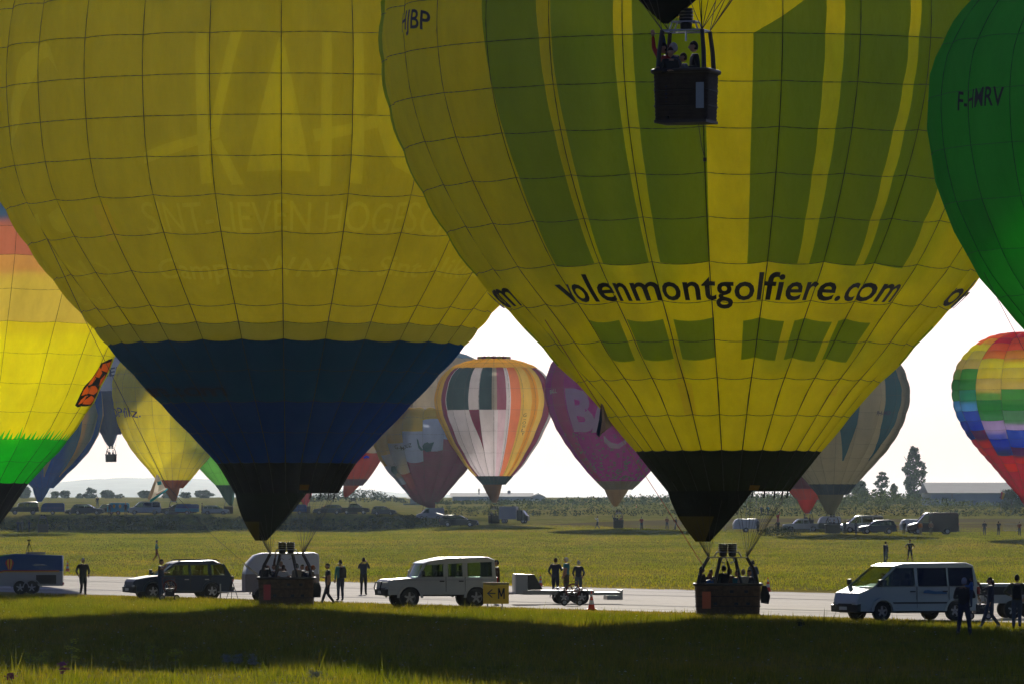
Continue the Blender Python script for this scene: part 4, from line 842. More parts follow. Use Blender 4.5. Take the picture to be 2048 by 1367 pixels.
# hills
vs = []; fs = []; nx, ny = 260, 14
for i in range(nx + 1):
    x = -1500 + 3400 * i / nx; pxx = 1024 + F * x / 7000
    top = float(np.interp(pxx, [-1500, 100, 170, 230, 320, 400, 440, 600, 800, 1100, 1500, 3500], [968, 966, 960, 956, 955, 957, 960, 972, 985, 996, 992, 994]))
    for j in range(ny + 1):
        t = j / ny; y = 6300 + 1400 * t; hz = HC + (HY - top) * 7000 / F; z = 20 + (hz - 20) * math.sin(math.pi * min(1, t * .98 + .01)) ** .8
        z += (noise.noise(Vector((x * .02, y * .01, 0))) * 3 + noise.noise(Vector((x * .09, y * .06, 3))) * 2.0) * math.sin(math.pi * t); vs.append((x, y, z))
for i in range(nx):
    for j in range(ny): fs.append((i * (ny + 1) + j, (i + 1) * (ny + 1) + j, (i + 1) * (ny + 1) + j + 1, i * (ny + 1) + j + 1))
struct(MB().add(vs, fs).build('hills', mat('far_forest', (.09, .11, .08), .9, var=.5, scale=.03), smooth=True, angle=80))
# dry field strip on the right
vs = []; fs = []; n = 60
for i in range(n + 1):
    x = 3 + 110 * i / n; k_ = smooth(3, 34, x)
    for y in (830 - (95 + 6 * noise.noise(Vector((x * .1, 0, 0)))) * k_, 830 - 40 * k_, 830 + 35 * k_, 830 + (95 + 20 * noise.noise(Vector((x * .05, 4, 0)))) * k_): vs.append((x, y, ground_z(x, y) + .05))
for i in range(n):
    for j in range(3): fs.append((i * 4 + j, (i + 1) * 4 + j, (i + 1) * 4 + j + 1, i * 4 + j + 1))
struct(MB().add(vs, fs).build('dry_field', mat('dry_soil', (.15, .125, .06), 1.0, spec=0.0, var=.35, scale=.3), smooth=True))
# halls
m_roof = mat('sheet_roof', (.38, .36, .33), .9, 0, .1, var=.15, scale=.4); m_wall = mat('hall_wall', (.34, .40, .46), .7, var=.12, scale=.3); m_wall2 = mat('pale_wall', (.45, .45, .44), .7)
def hall(x0, x1, yr, ye, yb, d, depth, label, ridge=.5, gable=False):
    s_ = F / d; L_ = (x1 - x0) / s_; X = ((x0 + x1) / 2 - 1024) / s_; zb = ground_z(X, d) - 1; ze = HC + (HY - ye) / s_; zr = HC + (HY - yr) / s_
    r_ = empty('hall', (X, d, zb), 0, label, 'building'); q = MB(); q.box(-L_ / 2, L_ / 2, 0, depth, 0, ze - zb); q.build('wall', m_wall, r_)
    q = MB(); o = .8; h0, h1 = ze - zb, zr - zb
    q.rings([[(-L_ / 2 - o, -o, h0 + .05), (-L_ / 2 - o, depth * ridge, h1), (-L_ / 2 - o, depth + o, h0 + .05)], [(L_ / 2 + o, -o, h0 + .05), (L_ / 2 + o, depth * ridge, h1), (L_ / 2 + o, depth + o, h0 + .05)]]); rf = q.build('roof', m_roof, r_)
    n = int(L_ / 14)
    for k in range(n):
        x = -L_ / 2 + 5 + k * (L_ - 10) / max(1, n - 1); q = MB(); q.box(x - .12, x + .12, -.12, -.003, 0, h0 - .1); q.build('wall_joint', m_roof, r_)
    for k in range(2):
        x = -L_ / 2 + L_ * (.3 + .35 * k); q = MB(); q.box(x - 2, x + 2, -.1, -.004, 0, h0 * .55); q.build('sliding_door', mat('door_blue', (.08, .13, .2), .6), r_)
    q = MB(); q.box(L_ * .2, L_ * .24, depth * ridge - 1, depth * ridge + 1, h1 - .3, h1 + .7); q.build('vent', m_roof, rf); return r_
hall(1862, 2110, 963, 985, 1013, 1350, 30, 'long hall with pale sheet roof behind the bushes at the right')
h2 = hall(905, 1062, 984, 992, 999, 1700, 22, 'low pale hall behind the golden striped balloon')
hall(820, 832, 993, 996, 1006, 1350, 6, 'small dark shed at the left of the low hall')
r_ = empty('gabled_barn', *[(P(1076, 999, 1690))]); tag(r_, 'small white gabled barn at the right end of the low hall', 'building'); s_ = F / 1690
r_.location.z = ground_z(r_.location.x, 1690) - 1
q = MB(); h0 = HC + (HY - 993) / s_ - r_.location.z; h1 = HC + (HY - 987) / s_ - r_.location.z; q.prism([(-2, 0), (2, 0), (2, h0), (0, h1), (-2, h0)], 0, 9); q.build('wall', m_wall2, r_)
q = MB(); q.rings([[(-2.3, -.3, h0 - .1), (0, -.3, h1 + .1), (2.3, -.3, h0 - .1), (2.3, -.3, h0 + .1), (0, -.3, h1 + .35), (-2.3, -.3, h0 + .1)], [(-2.3, 9.3, h0 - .1), (0, 9.3, h1 + .1), (2.3, 9.3, h0 - .1), (2.3, 9.3, h0 + .1), (0, 9.3, h1 + .35), (-2.3, 9.3, h0 + .1)]]); q.build('roof', m_roof, r_)
# ---------------------------------------------------------------- haze
hm = bpy.data.materials.new('haze_air'); hm.use_nodes = True; t = hm.node_tree; t.nodes.clear(); o = t.nodes.new('ShaderNodeOutputMaterial'); pv = t.nodes.new('ShaderNodeVolumePrincipled')
pv.inputs['Color'].default_value = (.66, .87, 1.0, 1); pv.inputs['Density'].default_value = HAZE; pv.inputs['Anisotropy'].default_value = .6; t.links.new(pv.outputs[0], o.inputs['Volume'])
hz = MB().box(-7600, 7600, -300, 12600, -6, 68).build('haze', hm); hz['kind'] = 'stuff'
# ---------------------------------------------------------------- vehicles
m_tyre = mat('tyre_rubber', (.015, .015, .016), .8); m_rim = mat('alloy_rim', (.35, .36, .38), .35, .8); m_trim = mat('black_plastic', (.018, .018, .02), .55)
m_glass = glass_mat('window_glass', (.62, .70, .66)); m_tint = glass_mat('tinted_glass', (.10, .13, .14)); m_seat = mat('seat_fabric', (.03, .03, .035), .8); m_lamp = mat('lamp_glass', (.5, .52, .55), .12, .1, spec=1.0); m_tail = mat('tail_lamp_red', (.35, .01, .01), .3); m_plate = mat('number_plate', (.5, .5, .45), .5)
def paint(name, col, rough=.32): return mat(name, col, rough, .0, .5, coat=.15, var=.12, scale=1.5)
p_white = paint('white_paint', (.44, .46, .43)); p_blue = mat('dark_blue_grey_paint', (.014, .032, .065), .4, spec=.3); p_black = mat('black_paint', (.008, .009, .012), .4, spec=.25); p_grey = mat('grey_paint', (.07, .085, .10), .4, spec=.3); p_red = mat('dark_red_paint', (.035, .006, .008), .4, spec=.25)
p_turq = paint('turquoise_paint', (.03, .33, .45)); p_tblue = mat('trailer_blue', (.008, .07, .24), .4, spec=.3); p_olive = paint('dark_green_paint', (.02, .035, .03)); p_silver = paint('silver_paint', (.32, .34, .36))
def wheel(root, x, y, r_, w_=.22, side=-1, rim=m_rim, detail=2):
    q = MB(); q.lathe([(r_ * .58, -w_ / 2), (r_ * .93, -w_ / 2), (r_, -w_ / 2 + .03), (r_, w_ / 2 - .03), (r_ * .93, w_ / 2), (r_ * .58, w_ / 2)], (0, 0, 0), 20 if detail > 1 else 12, axis='y', cap=False); t_ = q.build('tyre', m_tyre, root, True, loc=(x, y, r_))
    q = MB(); o = side * w_ * .3
    q.lathe([(r_ * .60, -w_ * .35), (r_ * .60, w_ * .35)], (0, 0, 0), 16, axis='y', cap=False)
    q.lathe([(.01, o * .55), (r_ * .14, o), (r_ * .16, o * .8), (r_ * .2, o * .4)], (0, 0, 0), 12, axis='y', cap=False)
    if detail > 1:
        for k in range(5):
            a = 2 * math.pi * k / 5 + .3; c_, s_ = math.cos(a), math.sin(a); px_, pz_ = -s_, c_; v_ = []
            for rr, ww in ((.12, .085), (.60, .055)):
                for sg in (-1, 1): v_.append((c_ * r_ * rr + px_ * sg * r_ * ww * 1.3, o * .9, s_ * r_ * rr + pz_ * sg * r_ * ww * 1.3)); v_.append((c_ * r_ * rr + px_ * sg * r_ * ww * 1.3, o * .3, s_ * r_ * rr + pz_ * sg * r_ * ww * 1.3))
            q.add(v_, [(0, 2, 6, 4), (0, 4, 5, 1), (2, 3, 7, 6), (1, 5, 7, 3)])
        q.add([(math.cos(2 * math.pi * k / 16) * r_ * .6, -o * .3, math.sin(2 * math.pi * k / 16) * r_ * .6) for k in range(16)], [tuple(range(16))], 1)
    else: q.lathe([(.01, o * .7), (r_ * .6, o * .5)], (0, 0, 0), 12, axis='y', cap=False)
    q.build('rim', [rim, m_trim], t_, True)
def vehicle(name, label, X, Y, yaw, sp, pm, group=None, detail=2, flip=False, cat='car', pm2=None, z=None):
    L_, W, H, zb, belt = sp['L'], sp['W'], sp['H'], sp.get('zb', .32), sp['belt']; r_ = sp['r']; hw = W / 2
    root = empty(name, (X, Y, ground_z(X, Y) + .01 if z is None else z), R(yaw) + (math.pi if flip else 0), label, cat, group)
    cx = L_ / 2; xf, xr = sp['ws'][0][0], sp['rear'][0][0]; tum = sp.get('tum', .12)
    def arch(xc):
        return [(xc + (r_ + .07) * math.cos(a), max(zb, r_ + (r_ + .07) * math.sin(a))) for a in [math.pi * (k / 8) * 1.0 for k in range(9)]]
    low = [(sp['wx'][1] - 0, 0)]
    bot = []
    for xc in sorted(sp['wx'], reverse=True): bot += [p for p in arch(xc)]
    poly = [(.02, zb)] + sp['hood'] + [(xf, belt)] + [(xr, belt)] + sp['tail'] + [(L_ - .02, zb)] + bot
    def wf(x, z_): 
        k = 1 - .05 * max(0, (z_ - .9)) ; e = min(x, L_ - x); k *= 1 - .16 * max(0, 1 - e / .45) ** 2 * sp.get('round', 1); return k
    q = MB(); q.prism([(x - cx, z_) for x, z_ in poly], -hw, hw, 0, ch=.05, wf=lambda x, z_: wf(x + cx, z_)); q.build('body', pm, root, True, angle=30)
    q = MB(); q.box(.25 - cx, L_ - .25 - cx, -hw * .86, hw * .86, zb - .06, zb + .3); q.build('underbody', m_trim, root)
    # greenhouse
    zt = H - .06; (x0b, z0b), (x0t, z0t) = sp['ws']; (x1b, z1b), (x1t, z1t) = sp['rear']
    yb, yt = hw * .955, hw * .955 - tum
    def sy(z_): return yb - (yb - yt) * (z_ - belt) / max(.1, zt - belt)
    roofp = [(x0t - .04, z0t - .02)] + sp.get('roof', [(x0t + .25, H - .01)]) + [(x1t - .25, H)] + [(x1t + .03, z1t - .02), (x1t, z1t - .09), (x0t + .1, z0t - .09)]
    q = MB(); q.prism([(x - cx, z_) for x, z_ in roofp], -yt - .04, yt + .04, 0, ch=.07); q.build('roof', pm2 or pm, root, True, angle=50)
    def topz(x): return z0t - .05 + (min(H, z1t + .3) - z0t - .02) * 0 if x < x0t else (np.interp(x, [x0t, x0t + .6, x1t], [z0t - .05, min(zt - .02, H - .07), z1t - .05]))
    def edgex(z_, front=True):
        a, b_ = (sp['ws'] if front else sp['rear']); return a[0] + (b_[0] - a[0]) * (z_ - a[1]) / (b_[1] - a[1])
    def panel(nm, mm, x0, x1, x2, x3, za, zb_, zc, zd, y_off, th, mi=0):
        # bottom x0..x1 at za,zb_, top x3..x2 at zd,zc; one piece on each side
        for sd_ in (-1, 1):
            vs = []; q = MB()
            for dy in (0, th):
                for x, z_ in ((x0, za), (x1, zb_), (x2, zc), (x3, zd)): vs.append((x - cx, sd_ * (sy(z_) + y_off - dy), z_))
            q.add(vs, [(0, 1, 2, 3), (7, 6, 5, 4), (0, 4, 5, 1), (1, 5, 6, 2), (2, 6, 7, 3), (3, 7, 4, 0)], mi); q.build(nm, mm, root)
    pw = sp.get('pw', .09); zt_ = float(topz((x0t + x1t) / 2))
    panel('front_pillar', pm, x0b - .02, x0b + pw, x0t + pw + .04, x0t - .01, belt - .02, belt - .02, z0t - .03, z0t - .03, .0, .07)
    for (a, b_) in sp['solid']:
        zt2 = float(topz(min(b_, x1t)))
        bt = min(b_, x1t + .02) if b_ > x1t else b_; tt = edgex(zt2, False) if b_ >= xr - .02 else b_
        panel('side_panel' if b_ - a > .5 else 'pillar', pm, a, b_, tt, a, belt - .02, belt - .02, zt2, float(topz(a)), .0, .07)
    # windows
    edges = [x0b + pw + .0] + [v for ab in sp['solid'] for v in ab]; g_ = sp.get('glass', [])
    xs = [(edges[k], edges[k + 1]) for k in range(0, len(edges) - 1, 2)]
    for k, (a, b_) in enumerate(xs):
        if b_ - a < .12: continue
        za, zc = belt + .0, float(topz(max(a, x0t + .1))) + .0; q = MB(); at_ = a
        if k == 0: at_ = x0t + pw + .06 + (a - x0b - pw)
        panel('side_window', m_tint if k >= sp.get('tint', 9) else m_glass, a, b_, b_, at_, belt, belt, float(topz(b_)), zc, -.03, .006)
        # rubber surround
        q = MB(); 
        for sd_ in (-1, 1):
            pts = [(a - cx, sd_ * (sy(belt) - .01), belt + .015), (b_ - cx, sd_ * (sy(belt) - .01), belt + .015), (b_ - cx, sd_ * (sy(zc) - .01), float(topz(b_)) - .015), (at_ - cx, sd_ * (sy(zc) - .01), zc - .015)]; q.tube(pts + [pts[0]], .014, 4, cap=False)
        q.build('window_frame', m_trim, root)
    for nm, (bx, bz), (tx, tz), gm in (('windscreen', *sp['ws'], m_glass), ('rear_window', *sp['rear'], m_tint if sp.get('tint', 9) < 9 else m_glass)):
        if nm == 'rear_window' and sp.get('blind'):
            q = MB(); q.add([(bx - cx + d_, s2 * (sy(z_) - .02), z_) for d_ in (0, -.05) for (bx_, z_, s2) in ((bx, belt, -1), (bx, belt, 1), (tx, tz, 1), (tx, tz, -1))], [(0, 1, 2, 3), (7, 6, 5, 4), (0, 4, 5, 1), (1, 5, 6, 2), (2, 6, 7, 3), (3, 7, 4, 0)]); q.build('rear_door', pm, root); continue
        q = MB(); sg = -1 if nm == 'windscreen' else 1; n = 4; vs = []
        for t in (0, 1):
            x, z_ = (bx, bz) if t == 0 else (tx, tz)
            for k in range(n + 1):
                f_ = 2 * k / n - 1; vs.append((x - cx + sg * .05 * (1 - f_ * f_), f_ * (sy(z_) - .05), z_))
        q.add(vs, [(k, k + 1, n + 2 + k, n + 1 + k) for k in range(n)]); q.build(nm, gm, root, True)
    # wheels
    for xw in sp['wx']:
        for sd_ in (-1, 1): wheel(root, xw - cx, sd_ * (hw - .14), r_, .23 if detail > 1 else .2, sd_, detail=detail)
    # front
    q = MB(); z1 = sp['hood'][0][1]
    q.prism([(-.07 - cx, zb - .02), (-.09 - cx, zb + .22), (.12 - cx, zb + .26), (.12 - cx, zb - .04)], -hw * .93, hw * .93, ch=.04); q.build('front_bumper', sp.get('bm', m_trim), root, True)
    q = MB(); q.prism([(L_ - .1 - cx, zb - .02), (L_ + .05 - cx, zb), (L_ + .06 - cx, zb + .2), (L_ - .1 - cx, zb + .24)], -hw * .93, hw * .93, ch=.04); q.build('rear_bumper', sp.get('bm', m_trim), root, True)
    gz0, gz1 = zb + .28, z1 - .05; q = MB()
    for k in range(4): zz = gz0 + (gz1 - gz0) * (k + .5) / 4; q.box(-.022 - cx, .03 - cx, -hw * .48, hw * .48, zz - .03, zz + .02)
    q.build('grille', m_trim, root)
    for sd_ in (-1, 1):
        q = MB(); a0, a1 = sorted((sd_ * hw * .54, sd_ * hw * .84)); q.prism([(-.028 - cx, gz0 + .03), (-.02 - cx, gz1 - .01), (.06 - cx, gz1 + .01), (.14 - cx, gz0 + .03)], a0, a1, ch=.02); q.build('headlight', m_lamp, root, True)
        q = MB(); a0, a1 = sorted((sd_ * hw * .78, sd_ * hw * .93)); q.box(L_ - .03 - cx, L_ + .02 - cx, a0, a1, belt - .28, belt - .02); q.build('tail_lamp', m_tail, root)
        q = MB(); xm = x0b + .22; q.prism([(xm - cx, belt + .02), (xm - .12 - cx, belt + .06), (xm - .12 - cx, belt + .24), (xm - cx, belt + .25)], *sorted((sd_ * (hw + .02), sd_ * (hw + .2))), ch=.03); q.box(xm - .06 - cx, xm - .02 - cx, *sorted((sd_ * (hw - .08), sd_ * (hw + .04))), belt + .03, belt + .07); q.build('wing_mirror', m_trim, root, True)
    q = MB(); q.box(-.1 - cx, -.085 - cx, -.26, .26, zb + .05, zb + .16); q.build('number_plate', m_plate, root)
    if detail > 1:
        for xd in sp.get('doors', []):
            q = MB()
            for sd_ in (-1, 1): q.box(xd - .008 - cx, xd + .008 - cx, *sorted((sd_ * (hw * .968), sd_ * (hw * wf(xd, .8) + .003))), zb + .12, belt)
            q.build('door_gap', m_trim, root)
            for sd_ in (-1, 1):
                q = MB(); q.box(xd - .26 - cx, xd - .08 - cx, *sorted((sd_ * (hw * .97), sd_ * (hw + .03))), belt - .2, belt - .155); q.build('door_handle', sp.get('hm', m_trim), root)
        for xs_ in (xf + .95, xf + 1.9)[:sp.get('seats', 2)]:
            for sd_ in (-1, 1):
                q = MB(); yy = sd_ * hw * .48; q.prism([(xs_ - cx, .55), (xs_ + .12 - cx, .55), (xs_ + .26 - cx, belt + .22), (xs_ + .14 - cx, belt + .22)], yy - .24, yy + .24, ch=.04); q.prism([(xs_ + .17 - cx, belt + .25), (xs_ + .27 - cx, belt + .25), (xs_ + .28 - cx, belt + .45), (xs_ + .19 - cx, belt + .45)], yy - .12, yy + .12, ch=.03); q.build('seat', m_seat, root, True)
        q = MB(); yy = -hw * .48; q.tube([(xf + .55 - cx + .08 * math.sin(a), yy + .19 * math.cos(a), belt + .0 + .18 * math.sin(a)) for a in [2 * math.pi * k / 12 for k in range(13)]], .015, 5, cap=False); q.build('steering_wheel', m_trim, root)
        for xw in sp['wx']:
            for sd_ in (-1, 1):
                q = MB(); pr = [((r_ + .05) * math.cos(a), r_ + (r_ + .05) * math.sin(a)) for a in [math.pi * k / 10 for k in range(11)]]; pr2 = [((r_ + .14) * math.cos(a), r_ + (r_ + .14) * math.sin(a)) for a in [math.pi * k / 10 for k in range(11)]]
                y0, y1 = sd_ * (hw * wf(xw, .6) - .03), sd_ * (hw * wf(xw, .6) + .035)
                q.rings([[(xw - cx + a, y0, b_) for a, b_ in pr2], [(xw - cx + a, y1, b_) for a, b_ in pr2], [(xw - cx + a, y1, b_) for a, b_ in pr], [(xw - cx + a, y0, b_) for a, b_ in pr]], cap=False, closed=False); q.build('wheel_arch', sp.get('am', pm), root, True, angle=40)
    return root
DEF = dict(L=4.6, W=1.79, H=2.03, zb=.52, belt=1.24, r=.40, hood=[(.0, .6), (.02, 1.06), (.12, 1.13), (1.2, 1.20)], ws=((1.28, 1.22), (1.52, 1.80)), rear=((4.52, 1.24), (4.48, 1.93)), tail=[(4.58, 1.20), (4.6, .7)], roof=[(1.7, 1.86), (2.5, 2.02)],
           wx=(.92, 3.71), solid=[(2.32, 2.52), (3.12, 3.34), (4.36, 4.52)], tum=.08, doors=(2.42, 3.22), round=.25, pw=.07, bm=m_trim)
TRA = dict(L=4.86, W=1.98, H=2.02, zb=.34, belt=1.20, r=.34, hood=[(.0, .4), (-.02, .74), (.08, .98), (.50, 1.14)], ws=((.62, 1.18), (1.50, 1.93)), rear=((4.80, 1.2), (4.66, 1.94)), tail=[(4.84, 1.1), (4.86, .6)], roof=[(1.75, 2.0)],
           wx=(.95, 3.88), solid=[(2.25, 2.38), (3.55, 3.62), (4.62, 4.80)], tum=.14, doors=(2.31, 3.60), tint=1, pw=.07)
SUV = dict(L=4.56, W=1.86, H=1.73, zb=.34, belt=1.06, r=.36, hood=[(.0, .45), (.0, .78), (.12, .90), (.7, 1.0)], ws=((1.12, 1.04), (1.85, 1.60)), rear=((4.46, 1.08), (4.0, 1.62)), tail=[(4.52, 1.0), (4.56, .6)], roof=[(2.1, 1.69)],
           wx=(.88, 3.59), solid=[(2.52, 2.62), (3.42, 3.56), (4.18, 4.46)], tum=.2, doors=(2.57, 3.50), hm=m_rim)
EST = dict(L=4.6, W=1.8, H=1.50, zb=.25, belt=.95, r=.32, hood=[(.0, .4), (.0, .66), (.15, .80), (.9, .92)], ws=((1.25, .94), (2.0, 1.40)), rear=((4.5, .97), (4.1, 1.42)), tail=[(4.57, .9), (4.6, .5)], wx=(.9, 3.6), solid=[(2.6, 2.7), (3.5, 3.6), (4.2, 4.5)], tum=.2, doors=(2.65,))
MIN = dict(L=4.9, W=1.92, H=1.96, zb=.28, belt=1.12, r=.34, hood=[(.0, .45), (.0, .8), (.15, .98), (.7, 1.10)], ws=((.85, 1.12), (1.65, 1.86)), rear=((4.84, 1.12), (4.7, 1.86)), tail=[(4.88, 1.0), (4.9, .6)], wx=(.95, 3.95), solid=[(2.25, 2.35), (3.5, 3.6), (4.7, 4.84)], tum=.14, tint=1, doors=(2.3,))
VAN = dict(L=5.6, W=2.0, H=2.45, zb=.32, belt=1.30, r=.35, hood=[(.0, .5), (.0, .9), (.2, 1.10), (.8, 1.25)], ws=((.95, 1.28), (1.85, 2.28)), rear=((5.55, 1.3), (5.5, 2.38)), tail=[(5.58, 1.1), (5.6, .6)], wx=(1.0, 4.3), solid=[(2.5, 5.55)], tum=.12, blind=1, roof=[(2.1, 2.42)], doors=())
PIC = dict(L=5.0, W=1.8, H=1.75, zb=.4, belt=1.10, r=.37, hood=[(.0, .5), (.0, .9), (.12, 1.0), (1.1, 1.08)], ws=((1.3, 1.08), (1.9, 1.64)), rear=((3.5, 1.1), (3.35, 1.66)), tail=[(4.98, 1.1), (5.0, .6)], wx=(.9, 4.0), solid=[(2.6, 2.7), (3.35, 3.5)], tum=.14, doors=(2.65,))
dX = lambda px, d: (px - 1024) * d / F
v_def = vehicle('off_road_wagon', 'cream white boxy off-road wagon parked behind the yellow arrow sign', dX(874, 229), 229, 17, DEF, p_white, detail=2)
q = MB()   # bull bar, snorkel side badge, roof rail
cx_ = 2.3; q.tube([(-.12 - cx_, -.45, .56), (-.2 - cx_, -.45, .8), (-.14 - cx_, -.45, 1.02), (-.14 - cx_, .45, 1.02), (-.2 - cx_, .45, .8), (-.12 - cx_, .45, .56)], .025, 6); q.build('bull_bar', m_blackmetal, v_def)
q = MB(); q.box(.62 - cx_ + 1.3, .62 - cx_ + 2.2, -.875, -.862, .86, .98); q.build('door_print', film('blue_print', (.02, .10, .25), .5), v_def)
q = MB(); q.box(1.5 - cx_ + 1.0, 1.5 - cx_ + 2.1, -.80, -.72, 1.80, 1.88); q.build('roof_vent', mat('cream_panel', (.35, .33, .24), .6), v_def)
q = MB(); q.box(.5 - cx_, 4.5 - cx_, -.905, -.899, 1.10, 1.13); q.build('side_crease', p_silver, v_def)
v_tra = vehicle('passenger_van', 'white passenger van with dark side windows and blue print at the right', dX(1812, 199), 199, 26, TRA, p_white, detail=2, cat='van'); cx_ = 2.43
q = MB(); q.box(1.2 - cx_, 4.0 - cx_, -1.006, -.99, .60, .66); q.build('side_moulding', m_trim, v_tra)
q = MB(); q.prism([(2.55 - cx_, .97), (3.0 - cx_, .93), (3.5 - cx_, .93), (3.5 - cx_, 1.03), (3.05 - cx_, 1.03), (2.75 - cx_, 1.08), (2.6 - cx_, 1.06)], -1.0, -.985); q.build('door_print', mat('blue_print_van', (.03, .14, .30), .5), v_tra)
q = MB(); q.tube([(1.7 - cx_, .3, 2.0), (2.1 - cx_, .35, 2.35)], .006, 4); q.build('aerial', m_blackmetal, v_tra)
q = MB(); q.prism([(.75 - cx_, 1.16), (1.15 - cx_, 1.30), (1.35 - cx_, 1.22), (1.2 - cx_, 1.14)], -.5, .3, ch=.03); q.build('dashboard_papers', mat('paper', (.55, .55, .45), .7), v_tra)
v_suv = vehicle('suv', 'dark blue grey estate SUV with roof rails towing the white rounded trailer', dX(357, 253), 253, 19, SUV, p_blue, detail=2); cx_ = 2.28
for sd_ in (-1, 1):
    q = MB(); q.tube([(2.1 - cx_, sd_ * .62, 1.70), (2.25 - cx_, sd_ * .62, 1.76), (3.85 - cx_, sd_ * .62, 1.77), (4.0 - cx_, sd_ * .62, 1.69)], .022, 6); q.build('roof_rail', m_blackmetal, v_suv)
# --- trailers
def box_trailer(name, label, X, Y, yaw, L_, H, W, prof, mats, wx, r_=.31, detail=2, group=None, z=None, zb=.42):
    root = empty(name, (X, Y, ground_z(X, Y) + .01 if z is None else z), R(yaw), label, 'trailer', group)
    zm = zb + (H - zb) * .45; lo = [(p[0], min(p[1], zm)) for p in prof]
    q = MB(); q.prism([(0, zb), (L_, zb), (L_, zm), (prof[0][0], zm)] , -W / 2, W / 2, ch=.03); q.build('lower_body', mats[0], root, True)
    q = MB(); q.prism([(prof[0][0], zm + .004)] + list(prof) + [(L_, zm + .004)], -W / 2, W / 2, ch=.05); q.build('cover', mats[1], root, True, angle=40)
    q = MB(); q.tube([(0.1, -.4, zb + .02), (-1.1, 0, zb)], .035, 5); q.tube([(0.1, .4, zb + .02), (-1.1, 0, zb)], .035, 5); q.tube([(-1.0, 0, zb - .3), (-1.0, 0, zb + .35)], .03, 6); q.build('drawbar', m_steel, root)
    for w_ in wx:
        for sd_ in (-1, 1): wheel(root, w_, sd_ * (W / 2 + .02), r_, .18, sd_, detail=detail)
        if detail > 1:
            for sd_ in (-1, 1):
                q = MB(); y0, y1 = sd_ * (W / 2 - .02), sd_ * (W / 2 + .16); pr2 = [((r_ + .10) * math.cos(a), r_ + (r_ + .10) * math.sin(a)) for a in [math.pi * k / 10 for k in range(11)]]; pr = [((r_ + .06) * math.cos(a), r_ + (r_ + .06) * math.sin(a)) for a in [math.pi * k / 10 for k in range(11)]]
                q.rings([[(w_ + a, y0, b_) for a, b_ in pr2], [(w_ + a, y1, b_) for a, b_ in pr2], [(w_ + a, y1, b_) for a, b_ in pr], [(w_ + a, y0, b_) for a, b_ in pr]], cap=False, closed=False); q.build('mudguard', mats[0], root, True)
    for sd_ in (-1, 1): q = MB(); q.box(L_ - .01, L_ + .03, sd_ * W * .42 - .06, sd_ * W * .42 + .06, zb + .05, zb + .16); q.build('tail_lamp', m_tail, root)
    return root
m_gre = mat('greige_panel', (.34, .29, .26), .6, var=.15); p_pale = paint('pale_shell', (.60, .63, .68))
tw = box_trailer('horse_trailer', 'white rounded closed trailer standing behind the left basket', dX(487, 245), 245, 8, 3.2, 2.12, 1.6, [(0, 1.2), (.12, 1.65), (.45, 2.0), (.8, 2.1), (3.0, 2.12), (3.16, 2.06), (3.2, 1.9)], (m_gre, p_pale), (.75, 1.45))
tb = box_trailer('closed_trailer', 'long blue closed trailer with painted balloon and coloured stripes', dX(-62, 270), 270, 3, 4.45, 1.92, 1.7, [(0, 1.2), (.2, 1.5), (1.6, 1.86), (2.2, 1.92), (4.42, 1.84), (4.45, 1.8)], (p_silver, p_tblue), (2.45, 3.0), r_=.32, zb=.40)
def flat(root, name, poly, y, m_, dy=.012): q = MB(); q.prism(poly, y - dy, y); return q.build(name, m_, root)
for k, (c_, z0) in enumerate((((.35, .02, .03), 1.10), ((.55, .35, .04), 1.05))):
    flat(tb, 'stripe_print', [(0, z0 - .12), (1.4, z0 - .02), (1.7, z0 + .05), (4.3, z0 + .05), (4.3, z0), (1.7, z0), (1.4, z0 - .07), (0, z0 - .17)], -.852 - .0, mat('stripe_%d' % k, c_, .5))
cols = [(.45, .03, .03), (.65, .40, .03), (.45, .03, .03), (.65, .40, .03), (.45, .03, .03)]
for k in range(5):
    a0, a1 = -.2 + .08 * k, -.2 + .08 * (k + 1); f_ = lambda a: math.sqrt(max(0, 1 - (a / .2) ** 2)); x = 1.95
    flat(tb, 'balloon_print', [(x + a0 * .4, 1.18), (x + a1 * .4, 1.18), (x + a1, 1.48), (x + a1 * .8, 1.48 + .2 * f_(a1 * .8)), (x + a0 * .8, 1.48 + .2 * f_(a0 * .8)), (x + a0, 1.48)], -.856, mat('balloon_print_%d' % (k % 2), cols[k], .5))
flat(tb, 'green_print', [(.25, 1.50), (1.55, 1.80), (2.1, 1.86), (1.5, 1.84), (.3, 1.56)], -.854, mat('green_print', (.05, .35, .06), .5))
flat(tb, 'cloud_print', [(3.0, 1.38), (3.2, 1.46), (3.5, 1.44), (3.75, 1.37), (3.4, 1.34)], -.854, film('cloud_ink', (.5, .6, .7), .35))
flat(tb, 'side_opening', [(3.2, .5), (4.15, .5), (4.15, .92), (3.2, .92)], -.856, m_blackmetal)
q = MB(); q.box(2.7, 3.6, -.3, .5, 1.9, 2.0); q.build('roof_hatch', mat('grey_lid', (.25, .28, .3), .6), tb)
